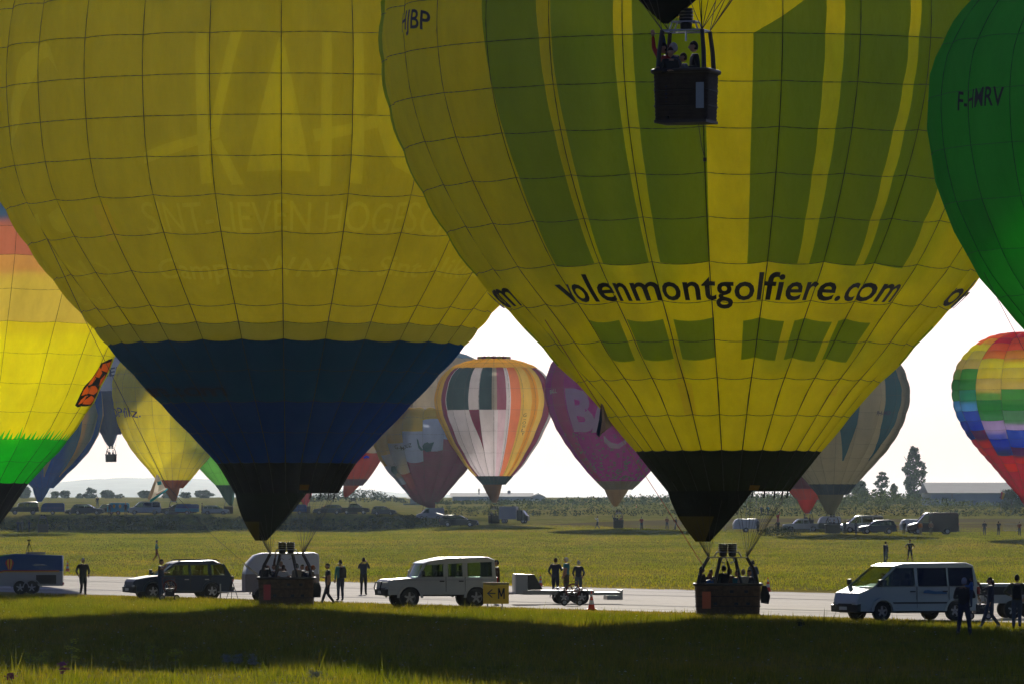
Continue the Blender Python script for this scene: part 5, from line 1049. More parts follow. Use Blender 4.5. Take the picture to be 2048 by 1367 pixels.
# low-loader trailer
root = empty('flat_trailer', (dX(1028, 238), 238, ground_z(0, 238) + .01), R(6), 'low flat trailer with white front box and black sloping panel beside the sign', 'trailer')
q = MB(); q.prism([(0, .42), (.5, .42), (.5, 1.25), (0, 1.27)], -.75, .75, ch=.03); q.build('front_box', p_silver, root, True)
q = MB(); q.prism([(.505, .60), (1.15, .60), (.78, 1.24), (.505, 1.25)], -.72, .72, ch=.02); q.build('sloping_panel', m_trim, root)
q = MB(); q.box(.3, 3.3, -.78, .78, .40, .58); q.box(3.3, 4.4, -.70, .70, .38, .50); q.build('bed', mat('aluminium', (.30, .30, .30), .55, .2), root)
q = MB(); q.box(3.85, 4.5, -.68, .68, .18, .36); q.box(4.42, 4.5, -.7, .7, .2, .60); q.build('ramp', m_silver if 'm_silver' in globals() else p_silver, root)
for w_ in (2.0, 2.75):
    for sd_ in (-1, 1): wheel(root, w_, sd_ * .9, .30, .18, sd_)
    for sd_ in (-1, 1):
        q = MB(); y0, y1 = sd_ * .78, sd_ * 1.0; f1 = [((.40) * math.cos(a), .3 + .40 * math.sin(a)) for a in [math.pi * k / 10 for k in range(11)]]; f2 = [((.37) * math.cos(a), .3 + .37 * math.sin(a)) for a in [math.pi * k / 10 for k in range(11)]]
        q.rings([[(w_ + a, y0, b_) for a, b_ in f1], [(w_ + a, y1, b_) for a, b_ in f1], [(w_ + a, y1, b_) for a, b_ in f2], [(w_ + a, y0, b_) for a, b_ in f2]], cap=False, closed=False); q.build('mudguard', p_silver, root, True)
q = MB(); q.tube([(0, 0, .45), (-.9, 0, .43)], .045, 6); q.build('drawbar', m_steel, root)
# utility trailer right edge
root = empty('box_trailer', (dX(1955, 203), 203, ground_z(0, 203) + .01), R(4), 'grey open box trailer with dark lid behind the people at the right edge', 'trailer')
q = MB(); q.box(0, 2.6, -.7, .7, .55, .85); q.build('lower_body', p_silver, root); q = MB(); q.box(.02, 2.5, -.68, .68, .854, 1.14); q.build('box', m_trim, root); q = MB(); q.box(-.02, 2.55, -.72, .72, 1.145, 1.25); q.build('lid', mat('grey_lid', (.25, .28, .3), .6), root)
for sd_ in (-1, 1): wheel(root, 1.15, sd_ * .8, .33, .2, sd_); wheel(root, 1.95, sd_ * .8, .33, .2, sd_)
q = MB(); q.tube([(0, 0, .58), (-1.2, 0, .45)], .04, 6); q.tube([(-.9, 0, .1), (-.9, 0, .9)], .03, 6); q.build('drawbar', m_steel, root)
# far vehicles
FV = 'vehicles parked along the far side of the field'
def far(sp, x0, x1, d, pm, label, right=False, yaw=6, cat='car', name='parked_car', z=None):
    v = vehicle(name, label, dX((x0 + x1) / 2, d), d, yaw if not right else -yaw, sp, pm, FV, detail=1, flip=right, cat=cat); s_ = (x1 - x0) / (F / d) / sp['L']; v.scale = (s_, min(1.1, max(.9, s_)), min(1.12, max(.92, s_))); return v
far(DEF, 18, 77, 858, p_olive, 'dark green boxy off-road wagon at the left end of the bank')
far(EST, 130, 182, 872, p_black, 'black estate half hidden behind the grey estate on the bank')
far(EST, 143, 208, 852, p_grey, 'grey estate facing right on the bank with white roof glint', True)
far(PIC, 186, 232, 880, p_black, 'dark pick-up with a man standing on it, beside the turquoise trailer', name='pickup_truck')
far(MIN, 256, 322, 850, p_white, 'white minibus on the bank right of the turquoise trailer', cat='van', name='minibus')
far(EST, 318, 392, 858, p_black, 'dark car with glinting bonnet under the rust red balloon mouth')
far(EST, 404, 458, 854, p_white, 'white hatchback facing right near the pale green balloon', True)
far(EST, 626, 686, 850, p_blue, 'blue black car with glinting roof below the thin ropes on the bank')
far(PIC, 683, 738, 846, p_black, 'black pick-up with tall load beside the red scoop', True, name='pickup_truck')
far(EST, 744, 792, 850, p_grey, 'grey car mostly sunk behind the brambles on the bank', True)
far(VAN, 833, 888, 852, p_white, 'white van under the mouse balloon', cat='van', name='parked_van').scale.z = .7
ve = far(EST, 880, 956, 815, p_black, 'black estate facing right with raised tailgate', True)
q = MB(); q.prism([(1.85, 1.46), (1.9, 1.52), (2.75, 1.80), (2.8, 1.72)], -.7, .7, ch=.02); q.build('open_tailgate', p_black, ve)
far(PIC, 1566, 1640, 742, p_white, 'white pick-up with dark cab glinting right of the clown', name='pickup_truck')
far(MIN, 1680, 1768, 728, p_white, 'white minibus behind two dressed people at the right', cat='van', name='minibus')
far(SUV, 1717, 1792, 712, p_blue, 'dark blue SUV in front of the white minibus')
far(VAN, 1815, 1916, 708, p_red, 'maroon black tall van at the right end of the parked row', cat='van', name='parked_van')
ft = 'trailers parked along the far side of the field'
def fart(x0, x1, d, mats, label, H=1.9, yaw=3): 
    L_ = (x1 - x0) / (F / d); return box_trailer('closed_trailer', label, dX(x0, d), d, yaw, L_, H, 1.6, [(0, H * .62), (.25, H * .9), (.6, H), (L_ - .2, H), (L_, H * .9)], mats, (L_ * .5,), detail=1, group=ft)
t1 = fart(82, 129, 850, (p_tblue, p_tblue), 'mid blue closed trailer behind the dark green wagon', 1.75)
t2 = fart(214, 259, 856, (p_turq, p_turq), 'turquoise trailer with yellow balloon shapes on the bank', 1.8)
for k in (0, 1): flat(t2, 'yellow_print', [(1.0 + k * .9, 1.0), (1.15 + k * .9, 1.0), (1.3 + k * .9, 1.35), (1.07 + k * .9, 1.6), (.85 + k * .9, 1.35)], -.82, mat('yellow_print', (.6, .45, .03), .6))
fart(350, 398, 846, (p_turq, p_tblue), 'blue grey trailer in front of the dark car on the bank', 1.55)
fart(585, 613, 850, (p_tblue, p_tblue), 'small dark blue trailer right of the black cone', 1.5)
fart(1466, 1516, 735, (p_pale, p_pale), 'white closed trailer with grey prints right of the dark scoop', 1.75)
fart(1800, 1845, 720, (p_pale, p_pale), 'white rounded trailer half behind the maroon van', 1.8)
fart(1636, 1681, 740, (p_black, p_pale), 'black and white box trailer behind the buff balloon basket', 2.0)
# box lorry beside the golden balloon
root = empty('box_lorry', (dX(1000, 842), 842, ground_z(dX(1000, 842), 842)), R(-10), 'small lorry with white box and dark cab, door open', 'lorry')
q = MB(); q.prism([(0, .6), (2.6, .6), (2.6, 2.5), (0, 2.5)], -1, 1, ch=.04); q.build('box', p_white, root, True)
q = MB(); q.prism([(2.65, .4), (4.3, .4), (4.3, 1.1), (4.0, 1.25), (3.5, 1.95), (2.65, 1.95)], -.9, .9, ch=.08); q.build('cab', p_black, root, True, angle=30)
q = MB(); q.add([(4.06, -.75, 1.25), (4.06, .75, 1.25), (3.6, .7, 1.88), (3.6, -.7, 1.88)], [(0, 1, 2, 3)]); q.build('windscreen', m_tint, root)
q = MB(); q.box(3.6, 3.66, -1.75, -.92, .5, 1.85); q.build('open_door', p_black, root)
for x in (.7, 3.6):
    for sd_ in (-1, 1): wheel(root, x, sd_ * .85, .36, .22, sd_, detail=1)
# ---------------------------------------------------------------- sign, cones, small equipment
m_or2 = mat('cone_orange', (.75, .09, .03), .5); m_wh2 = mat('reflective_white', (.7, .7, .68), .4)
def cone(px, py, h, label, group='traffic cones'):
    d = None
    for _ in range(1): d = 300
    for k in range(60):
        z_ = ground_z(dX(px, d), d); d2 = (HC - z_) * F / max(2, (py - HY)) if z_ < HC - .2 else d; d = d * .5 + d2 * .5
    root = empty('traffic_cone', (dX(px, d), d, ground_z(dX(px, d), d) + .012), 0, label, 'traffic cone', group)
    q = MB(); q.box(-h * .26, h * .26, -h * .26, h * .26, 0, .04); q.build('base', m_or2, root)
    k_ = [(0.03, .19), (.28, .145), (.5, .105), (.68, .07), (.84, .045), (1, .022)]
    for i in range(5):
        q = MB(); q.lathe([(k_[i][1] * h, k_[i][0] * h + .01), (k_[i + 1][1] * h, k_[i + 1][0] * h + .01)], (0, 0, 0), 12, cap=(i == 4)); q.build('white_band' if i % 2 else 'orange_band', m_wh2 if i % 2 else m_or2, root, True)
    return root
cone(135, 1142, .55 * 1.3, 'orange and white cone right of the blue trailer'); cone(1081, 1172, .62, 'orange and white cone behind the flat trailer front box'); cone(1183, 1219, .74, 'large orange and white cone in front of the flat trailer wheels'); cone(1536, 1182, .70, 'orange and white cone right of the right basket')
cone(1273, 1058, .6, 'tiny cone left of the man in red near the magenta balloon'); cone(1322, 1056, .6, 'tiny cone between two people right of the magenta balloon'); 
root = empty('taxiway_sign', (dX(992, 221), 221, 0), R(-3), 'yellow airfield sign with black left arrow and letter M', 'sign'); m_sy = mat('sign_yellow', (.85, .60, .02), .5, var=.15, scale=3)
q = MB(); q.prism([(-.5, .27), (.5, .27), (.5, 1.10), (-.5, 1.11)], -.03, .03, ch=.008); q.build('board', m_sy, root); q = MB(); q.prism([(-.5, 1.105), (.5, 1.095), (.5, 1.0), (.2, 1.02), (-.1, .98), (-.5, 1.03)], -.034, -.031); q.build('worn_patch', film('wear', (.3, .3, .28), .3), root)
for x in (-.33, .24): q = MB(); q.box(x - .025, x + .025, -.02, .02, -.1, .27); q.build('post', m_steel, root)
q = MB()
for pl_ in ([(.08, .46), (.13, .46), (.13, .88), (.08, .88)], [(.29, .46), (.34, .46), (.34, .88), (.29, .88)]): q.prism(pl_, -.038, -.036)
q.prism([(.08, .88), (.14, .88), (.235, .55), (.185, .55)], -.041, -.039); q.prism([(.28, .88), (.34, .88), (.235, .55), (.185, .55)], -.044, -.042); q.build('letter_m', m_blk, root)
q = MB(); q.prism([(-.33, .655), (-.02, .655), (-.02, .695), (-.33, .695)], -.038, -.036); q.prism([(-.35, .675), (-.18, .83), (-.12, .83), (-.28, .675)], -.040, -.038); q.prism([(-.35, .675), (-.28, .675), (-.12, .52), (-.18, .52)], -.040, -.038); q.build('arrow', m_blk, root)
def tripod(px, d, z, h, label):
    root = empty('tripod', (dX(px, d), d, z), 0, label, 'tripod')
    for k in range(3):
        a = 2 * math.pi * k / 3 + .5; q = MB(); q.tube([(0, 0, h * .85), (math.cos(a) * h * .32, math.sin(a) * h * .32, 0)], [.02, .014], 5); q.build('leg', m_blackmetal, root)
    q = MB(); q.tube([(0, 0, h * .6), (0, 0, h * .95)], .018, 5); q.build('column', m_blackmetal, root); q = MB(); q.box(-.08, .08, -.05, .05, h * .93, h * 1.05); q.tube([(.0, -.05, h), (0, -.16, h)], .04, 7); q.build('camera_head', m_blackmetal, root)
tripod(58, 270, 1.95, .62, 'small tripod with camera on the roof of the blue trailer'); tripod(464, 250, .01, 1.0, 'black tripod standing between the SUV and the white trailer')
def fan(px, d, label, hue):
    root = empty('inflation_fan', (dX(px, d), d, .01), R(12), label, 'inflation fan'); q = MB(); q.tube([(.28 * math.cos(a), 0, .62 + .28 * math.sin(a)) for a in [2 * math.pi * k / 16 for k in range(17)]], .03, 6, cap=False); q.build('fan_ring', hue, root)
    q = MB()
    for k in range(5): q.tube([(.12 * math.cos(k * 1.256), -.03, .62 + .12 * math.sin(k * 1.256)), (.27 * math.cos(k * 1.256), -.03, .62 + .27 * math.sin(k * 1.256))], .008, 4)
    for r2 in (.12, .2): q.tube([(r2 * math.cos(a), -.03, .62 + r2 * math.sin(a)) for a in [2 * math.pi * k / 14 for k in range(15)]], .007, 4, cap=False)
    q.build('wire_guard', m_steel, root); q = MB(); q.box(-.2, .2, -.05, .4, .2, .55, taper=.03); q.build('engine', m_blackmetal, root)
    for k in range(3):
        a = k * 2.09; q = MB(); q.prism([(.03, .59), (.25, .57), (.25, .65), (.03, .65)], -.01, .01); b_ = q.build('blade', mat('wood_blade', (.25, .14, .06), .5), root); 
        for v in b_.data.vertices: x, z_ = v.co.x, v.co.z - .62; v.co.x, v.co.z = x * math.cos(a) - z_ * math.sin(a), .62 + x * math.sin(a) + z_ * math.cos(a)
    for sd_ in (-1, 1): wheel(root, sd_ * .32, .2, .14, .08, sd_, detail=1)
    q = MB(); q.tube([(-.25, .3, .5), (-.28, .5, 1.0), (.28, .5, 1.0), (.25, .3, .5)], .02, 5); q.build('handle', hue, root)
m_fr = mat('fan_red', (.10, .012, .01), .6)
fan(340, 247, 'dark red inflation fan on wheels beside the man by the SUV', m_fr); fan(1146, 233, 'dark red inflation fan standing by the flat trailer wheels', m_fr); fan(1962, 200, 'inflation fan behind the white passenger van', m_blackmetal)
# metal barrier far right
d = 735; root = empty('crowd_barrier', (dX(2008, d), d, ground_z(dX(2008, d), d)), 0, 'grey metal crowd barrier between two people at the far right', 'barrier')
q = MB(); q.tube([(0, 0, .2), (0, 0, 1.05), (1.8, 0, 1.05), (1.8, 0, .2), (0, 0, .2)], .03, 5); q.build('frame', m_steel, root)
for k in range(11): q = MB(); q.tube([(.15 * (k + 1), 0, .2), (.15 * (k + 1), 0, 1.05)], .012, 4); q.build('bar', m_steel, root)
for x in (.2, 1.6): q = MB(); q.tube([(x, -.3, 0), (x, 0, .2), (x, .3, 0)], .025, 5); q.build('foot', m_steel, root)
# ropes and hanging flags
def rope(name, pts, r_, m_, label, par=None, cat='rope'):
    q = MB(); q.tube(pts, r_, 5); o = q.build(name, m_, par)
    if par is None: tag(o, label, cat)
    return o
pl = [P(95, 480, 224), P(170, 640, 226), P(330, 965, 229), P(420, 1065, 231), P(513, 1146, 233)]
rope('crown_line', pl, .012, m_rope, 'thin dark line running down to the left basket')
for dy in (-2, 2): rope('tether_rope', [P(485, 1125, 232.5), P(515, 1148 + dy, 233.3)], .016, mat('pale_rope', (.35, .32, .26), .8), 'pale rope end tied to the left basket rim' + (' upper strand' if dy < 0 else ' lower strand'))
rope('crown_line', [P(1090, 640, 200.0), P(1212, 830, 203), P(1330, 1010, 207), P(1405, 1128, 210.4)], .013, m_redrope, 'dark red line running down to the right basket')
rope('crown_line', [P(1968, 545, 180), P(2048, 700, 178), P(2120, 850, 176)], .009, m_rope, 'thin line hanging from the green balloon at the right')
def flag(label, pts, d, mats, fold):
    """cloth on a line: rows of photo points down, folded in depth"""
    root = empty('hanging_flag', P(*pts[0][0], d), 0, label, 'flag'); o = root.location.copy(); q = MB(); vs = []; n = len(pts[0])
    for i, row in enumerate(pts):
        for j, p in enumerate(row): vs.append(P(*p, d + fold * math.sin(j * 2.1 + i)) - o)
    q.add(vs, [(i * n + j, i * n + j + 1, (i + 1) * n + j + 1, (i + 1) * n + j) for i in range(len(pts) - 1) for j in range(n - 1)]); q.m = [(0 if j > 0 else 1) for i in range(len(pts) - 1) for j in range(n - 1)]
    q.build('cloth', mats, root, True); return root
fw_ = fabric('flag_white_cloth', (.75, .70, .60), .55); fs_ = fabric('flag_shade_cloth', (.40, .32, .24), .5); fbl = fabric('flag_teal_cloth', (.05, .35, .45), .5); fb2 = fabric('flag_navy_cloth', (.02, .04, .07), .3)
f1 = flag('white triangular flag with blue and red print hanging on the left rope', [[(313, 948), (314, 948), (315, 948), (316, 948)], [(308, 962), (312, 964), (318, 964), (324, 962)], [(301, 980), (307, 984), (316, 984), (330, 974)], [(295, 996), (300, 1000), (312, 994), (335, 976)]], 228.5, [fw_, fs_], .25)
o = f1.location; q = MB(); q.add([P(x, y, 228.1) - o for x, y in ((299, 999), (335, 975.5), (336, 978), (301, 1004))], [(0, 1, 2, 3)]); q.build('teal_border', fbl, f1)
q = MB(); q.add([P(x, y, 228.1) - o for x, y in ((314, 962), (322, 961), (323, 968), (315, 969))], [(0, 1, 2, 3)]); q.build('teal_print', fbl, f1)
q = MB(); q.add([P(x, y, 228.1) - o for x, y in ((312, 988), (327, 979), (327.5, 980), (312.5, 989.5))], [(0, 1, 2, 3)]); q.build('red_print', mat('red_ink', (.5, .08, .04), .6), f1)
f2 = flag('dark and white flag hanging from the red line in front of the magenta balloon', [[(1202, 806), (1203, 806), (1205, 807), (1206, 808)], [(1198, 838), (1204, 842), (1210, 842), (1218, 840)], [(1193, 862), (1200, 866), (1212, 858), (1224, 850)], [(1193, 868), (1199, 874), (1204, 866), (1208, 860)]], 202.5, [fs_, fb2], .25)
f3 = flag('small rainbow flag in front of the long hall', [[(2002, 982), (2006, 983), (2010, 985)], [(2001, 990), (2004, 991), (2008, 992)], [(2001, 997), (2003, 997), (2006, 998)]], 760, [mat('flag_gold', (.8, .4, .03), .7), mat('flag_red', (.7, .04, .04), .7)], .1)
q = MB(); q.tube([(0, .02, .3), (.0, .02, -2.6)], .03, 5); q.build('pole', m_steel, f3)
# petals on the blue cone: small blue ribbon
rope('blue_ribbon', [P(728, 915, 236), P(733, 912, 236), P(738, 914, 236)], .05, fabric('blue_ribbon_cloth', (.02, .2, .8), .5), 'tiny bright blue ribbon on the right edge of the black cone', cat='ribbon')
# ladder / airband: road bits
# ---------------------------------------------------------------- people
m_skin = mat('skin', (.30, .17, .11), .55); m_skin2 = mat('tanned_skin', (.20, .11, .07), .55)
def cloth(n, c): return mat('clothing_' + n, c, .85, var=.2, scale=8, bump=.2)
CL = {n: cloth(n, c) for n, c in dict(black=(.012, .012, .014), navy=(.015, .022, .05), denim=(.03, .05, .09), white=(.55, .54, .52), grey=(.12, .12, .12), teal=(.02, .15, .17), red=(.35, .02, .02), rust=(.22, .07, .04), olive=(.06, .06, .03), blue=(.03, .12, .35), beige=(.30, .25, .18), orange=(.55, .18, .02), green=(.03, .12, .05), brown=(.08, .045, .03), pink=(.55, .12, .16), khaki=(.14, .12, .07)).items()}
HAIR = {n: mat('hair_' + n, c, .6, spec=.3) for n, c in dict(dark=(.012, .009, .007), brown=(.05, .028, .015), fair=(.25, .16, .07), grey=(.3, .29, .28), ginger=(.28, .08, .02)).items()}
# arm: (elbow, hand) relative to the shoulder, leg: (knee, foot) relative to the hip; x outwards, y forward, z up
AR = dict(down=((.06, -.02, -.28), (.05, .06, -.52)), up=((.08, .16, -.16), (-.08, .26, .14)), phone=((.10, .20, -.10), (-.02, .36, .10)), hip=((.22, -.05, -.22), (.02, .08, -.34)), fwd=((.05, .14, -.22), (.02, .40, -.14)), pocket=((.10, -.06, -.26), (.04, .08, -.42)), high=((.10, .10, .24), (.04, .16, .52)), cross=((.08, .10, -.24), (-.16, .20, -.18)), out=((.24, .04, -.06), (.5, .08, .06)), bent=((.07, -.04, -.27), (.0, .22, -.24)))
LG_ = dict(stand=((.01, .02, -.42), (.02, .0, -.83)), fwd=((.0, .16, -.40), (.0, .30, -.80)), back=((.0, -.02, -.42), (.0, -.30, -.78)), wide=((.06, .02, -.42), (.11, .0, -.83)), bentb=((.0, .10, -.40), (.0, -.12, -.76)))
_cache = {}
def body_mesh(arms, legs, lean, shorts, top, trs, skin, shoes, build, head_tilt=0, skirt_=False, lo=False):
    key = (arms, legs, lean, shorts, build, head_tilt, skirt_, lo)
    segs = []
    hip = Vector((0, 0, .93)); ch = Vector((0, lean * .3, 1.30)); nk = Vector((0, lean * .4, 1.47)); J = {}
    V = [hip, hip.lerp(ch, .45), ch, nk]; Rr = [(.135 * build, .105), (.125 * build, .10), (.155 * build, .11), (.058, .058)]; E = [(0, 1), (1, 2), (2, 3)]; reg = ['leg', 'top', 'top', 'skin']
    def add(p, r_, par, rg): V.append(Vector(p)); Rr.append((r_, r_) if not isinstance(r_, tuple) else r_); E.append((par, len(V) - 1)); reg.append(rg); return len(V) - 1
    hands = []
    for sd_, a in ((-1, arms[0]), (1, arms[1])):
        sh = Vector((sd_ * .175 * build, lean * .38, 1.405)); e, h = AR[a]; k = add(sh, .062, 2, 'top'); e_ = sh + Vector((sd_ * e[0], e[1], e[2])); h_ = sh + Vector((sd_ * h[0], h[1], h[2]))
        k = add(sh.lerp(e_, .5), .055, k, 'top'); k = add(e_, .044, k, 'top' if top != 'tee' else 'skin'); k = add(e_.lerp(h_, .5), .040, k, 'fore'); k = add(e_.lerp(h_, .93), .028, k, 'fore'); hands.append((e_, h_, sd_))
    for sd_, a in ((-1, legs[0]), (1, legs[1])):
        hp = Vector((sd_ * .088, 0, .88)); kn, f_ = LG_[a]; k = add(hp, .09, 0, 'leg'); kp = hp + Vector((sd_ * kn[0], kn[1], kn[2])); fp = hp + Vector((sd_ * f_[0], f_[1], f_[2]))
        k = add(hp.lerp(kp, .5), .082, k, 'leg'); k = add(kp, .060, k, 'leg'); k = add(kp.lerp(fp, .4), .058 if not shorts else .052, k, 'low'); k = add(fp, .042, k, 'low'); k = add(fp + Vector((sd_ * .02, .13, -.015)), .036, k, 'shoe')
    if key not in _cache:
        me = bpy.data.meshes.new('sk'); me.from_pydata(V, E, []); o = bpy.data.objects.new('sk', me); COL.objects.link(o)
        md = o.modifiers.new('s', 'SKIN'); md.use_smooth_shade = True; sv = me.skin_vertices[0].data
        for k, r_ in enumerate(Rr): sv[k].radius = (r_[0] * 1.14, r_[1] * 1.14)
        sv[0].use_root = True
        m2 = o.modifiers.new('b', 'SUBSURF'); m2.levels = 1 if lo else 2
        dg = bpy.context.evaluated_depsgraph_get(); dg.update(); ev = o.evaluated_get(dg); me2 = bpy.data.meshes.new_from_object(ev); bpy.data.objects.remove(o)
        # head with nose, brow, chin and ears, merged into the same body mesh
        bm = bmesh.new(); bm.from_mesh(me2); nb = len(bm.faces)
        hc = nk + Vector((0, .02 + lean * .1, .155)); rt = Matrix.Rotation(R(head_tilt), 3, 'X')
        r2 = bmesh.ops.create_uvsphere(bm, u_segments=12 if lo else 18, v_segments=8 if lo else 14, radius=1)
        for v in r2['verts']:
            x, y, z = v.co; w_ = .074 * (1 - .28 * max(0, -z) ** 1.5); q = Vector((x * w_, y * .094 + (.008 if y > 0 and z < 0 else 0), z * .118))
            if y > .8 and abs(x) < .28 and -.35 < z < .15: q.y += .026
            if y > .75 and .12 < z < .35: q.y += .006
            if abs(x) > .93 and abs(z) < .35 and y < .3: q.x *= 1.14
            if y > .7 and z < -.75: q.y += .012
            v.co = rt @ q + hc
        for (e_, h_, sd_) in hands:      # palm, four unequal curled fingers and a thumb
            d_ = (h_ - e_).normalized(); side = d_.cross(Vector((0, 0, 1))); side = side.normalized() if side.length > .2 else Vector((0, 1, 0)); nn = side.cross(d_)
            def seg(a, b_, w1, w2, t1):
                vs = []
                for p, w_ in ((a, w1), (b_, w2)):
                    for sx, sn in ((-1, -1), (1, -1), (1, 1), (-1, 1)): vs.append(bm.verts.new(p + side * sx * w_ + nn * sn * t1))
                for f_ in ((0, 1, 5, 4), (1, 2, 6, 5), (2, 3, 7, 6), (3, 0, 4, 7), (3, 2, 1, 0), (4, 5, 6, 7)): bm.faces.new([vs[k] for k in f_])
            w0 = e_.lerp(h_, .92); seg(w0, w0 + d_ * .09, .028, .042, .014)
            if not lo:
                for k, ln in enumerate((.068, .078, .072, .055)):
                    b0 = w0 + d_ * .088 + side * (-.031 + .0205 * k); b1 = b0 + d_ * ln * .5 - nn * .006; seg(b0, b1, .0085, .008, .008); seg(b1, b1 + d_ * ln * .42 - nn * ln * .28, .008, .0065, .007)
                t0 = w0 + d_ * .03 - side * .03; seg(t0, t0 + d_ * .045 - side * .03, .010, .009, .009)
        _cache[key] = (bm, nb)
    bm, nb = _cache[key]; me = bpy.data.meshes.new('person_body'); bm.to_mesh(me)
    # clothing regions by nearest bone
    mi = np.zeros(len(me.polygons), dtype=np.int32); names = ['top', 'leg', 'skin', 'shoe']; Vn = [np.array(v) for v in V]
    for p in me.polygons:
        if p.index >= nb: mi[p.index] = 2; p.use_smooth = True; continue
        c = np.array(p.center); best = None
        for (a, b_) in E:
            A_, B_ = Vn[a], Vn[b_]; ab = B_ - A_; t = max(0, min(1, float(np.dot(c - A_, ab) / max(1e-9, np.dot(ab, ab))))); dd = np.linalg.norm(c - A_ - ab * t)
            if best is None or dd < best[0]: best = (dd, b_, t)
        rg = reg[best[1]]
        if rg == 'fore': rg = 'top' if top == 'long' else 'skin'
        elif rg == 'low': rg = 'skin' if shorts and best[2] > .1 else ('shoe' if c[2] < .07 else 'leg')
        elif rg == 'skin' and c[2] < 1.43 and best[1] == 3: rg = 'top'
        if rg == 'skin' and best[1] == 3 and c[2] < 1.42: rg = 'top'
        if best[1] in (1, 2) and c[2] < .90: rg = 'leg'
        mi[p.index] = names.index(rg)
    me.polygons.foreach_set('material_index', mi); return me, (nk, hands, lean)
def person(px, d, label, z=None, h=1.74, face=0, arms=('down', 'down'), legs=('stand', 'stand'), top='black', trs='navy', sleeves='long', hair='dark', shorts=False, lean=0, build=1.0, hold=None, extra=None, skin=None, shoes='black', tilt=0, group=None, X=None, lo=None, longhair=False, cap=None):
    X = dX(px, d) if X is None else X; z = ground_z(X, d) + .01 if z is None else z; lo = (d > 400) if lo is None else lo
    root = empty('person', (X, d, z), R(face + 180), label, 'person', group); s_ = h / 1.745; root.scale = (s_, s_, s_)
    me, (nk, hands, ln) = body_mesh(arms, legs, lean, shorts, sleeves, trs, skin, shoes, build, tilt, lo=lo)
    for m_ in (CL[top], CL[trs], skin or m_skin, CL[shoes]): me.materials.append(m_)
    zs = min(v.co.z for v in me.vertices); o = link('body', me, root); o.location.z = -zs
    hc = nk + Vector((0, .02 + lean * .1, .155 - zs)); q = MB()
    vs = []; n = 12; rows = 6; rt = Matrix.Rotation(R(tilt), 3, 'X')
    for k in range(rows + 1):
        for j in range(n):
            a = 2 * math.pi * j / n; ph = (math.pi * .5) * (1.0 - k / rows * (1.38 if math.sin(a) < .25 else .82)); y = math.sin(a); vs.append(rt @ Vector((.083 * math.cos(ph) * math.cos(a), .102 * math.cos(ph) * y - .006, .127 * math.sin(ph) + .004)) + hc)
    q.add(vs, [(k * n + j, k * n + (j + 1) % n, (k + 1) * n + (j + 1) % n, (k + 1) * n + j) for k in range(rows) for j in range(n)])
    if cap: q.add([rt @ Vector(v) + hc for v in ((-.06, .07, .05), (.06, .07, .05), (.05, .17, .035), (-.05, .17, .035))], [(0, 1, 2, 3)])
    q.build('cap' if cap else 'hair', CL[cap] if cap else HAIR[hair], root, True, angle=80)
    if longhair: q = MB(); q.tube([hc + Vector((0, -.07, .03)), hc + Vector((0, -.11, -.1)), hc + Vector((.01, -.12, -.24))], [.07, .055, .02], 8); q.build('ponytail', HAIR[hair], root, True)
    M_ = Matrix.Rotation(R(face + 180), 4, 'Z')
    if hold:
        hs = [h_ for e_, h_, sd_ in hands]; p = hs[1] if hold in ('phone', 'remote') else (hs[0] + hs[1]) / 2; p = (M_ @ Vector((p.x, p.y + .04, p.z + .03 - zs))) * s_ + root.location
        q = MB()
        if hold == 'phone': q.prism([(-.035, -.07), (.035, -.07), (.035, .07), (-.035, .07)], -.005, .005, ch=.002)
        else: q.box(-.065, .065, -.035, .035, -.045, .045, taper=.006); q.tube([(0, .03, 0), (0, .13, 0)], [.035, .04], 8)
        ob = q.build('phone' if hold == 'phone' else 'camera', m_blackmetal, None); ob.location = p; ob.rotation_euler = (0, 0, R(face + 180))
        tag(ob, '%s held by the %s' % ('phone' if hold == 'phone' else 'dark camera', label), 'phone' if hold == 'phone' else 'camera'); ob['label'] = ' '.join(ob['label'].split()[:16])
    if extra == 'backpack':
        q = MB(); q.prism([(-.14, .95 - zs), (.14, .95 - zs), (.15, 1.3 - zs), (.1, 1.42 - zs), (-.1, 1.42 - zs), (-.15, 1.3 - zs)], -.30, -.12, ch=.04); b_ = q.build('backpack', CL['black'], None, True); b_.location = root.location; b_.rotation_euler = root.rotation_euler; b_.scale = root.scale
        tag(b_, ' '.join(('dark backpack worn by the ' + label).split()[:16]), 'backpack')
    return root
# near field, left to right
person(166, 262, 'bald person in black coat walking on the taxiway', face=20, top='black', trs='black', arms=('pocket', 'pocket'), legs=('stand', 'bentb'), hair='grey', h=1.78, build=1.15, shoes='white')
person(322, 250, 'person in dark shirt with hand at the mouth beside the SUV', z=.01, face=70, arms=('bent', 'phone'), sleeves='tee', top='navy', trs='denim', h=1.80, shoes='black')
person(313, 474, 'person in teal jacket and rust trousers walking on the meadow', face=100, top='teal', trs='rust', arms=('bent', 'bent'), legs=('fwd', 'back'), cap='navy', h=1.72)
person(656, 237, 'person in dark shirt striding right of the left basket', face=-75, top='navy', trs='navy', sleeves='tee', arms=('down', 'bent'), legs=('fwd', 'back'), h=1.74)
person(681, 249, 'person with backpack taking a picture right of the left basket', face=-150, top='teal', trs='navy', arms=('down', 'phone'), h=1.78, hold='phone', extra='backpack', build=1.05)
person(727, 268, 'person in black holding a camera up alone on the taxiway', face=172, top='navy', trs='black', arms=('up', 'up'), hold='cam', h=1.76, legs=('stand', 'stand'))
person(994, 238, 'person in maroon jacket behind the back of the off-road wagon', face=-80, top='brown', trs='denim', arms=('down', 'phone'), hold='cam', h=1.85, cap='black')
person(1111, 262, 'person in long dark coat left of the group of three', face=165, top='navy', trs='navy', arms=('pocket', 'fwd'), h=1.78, build=1.15, hair='brown')
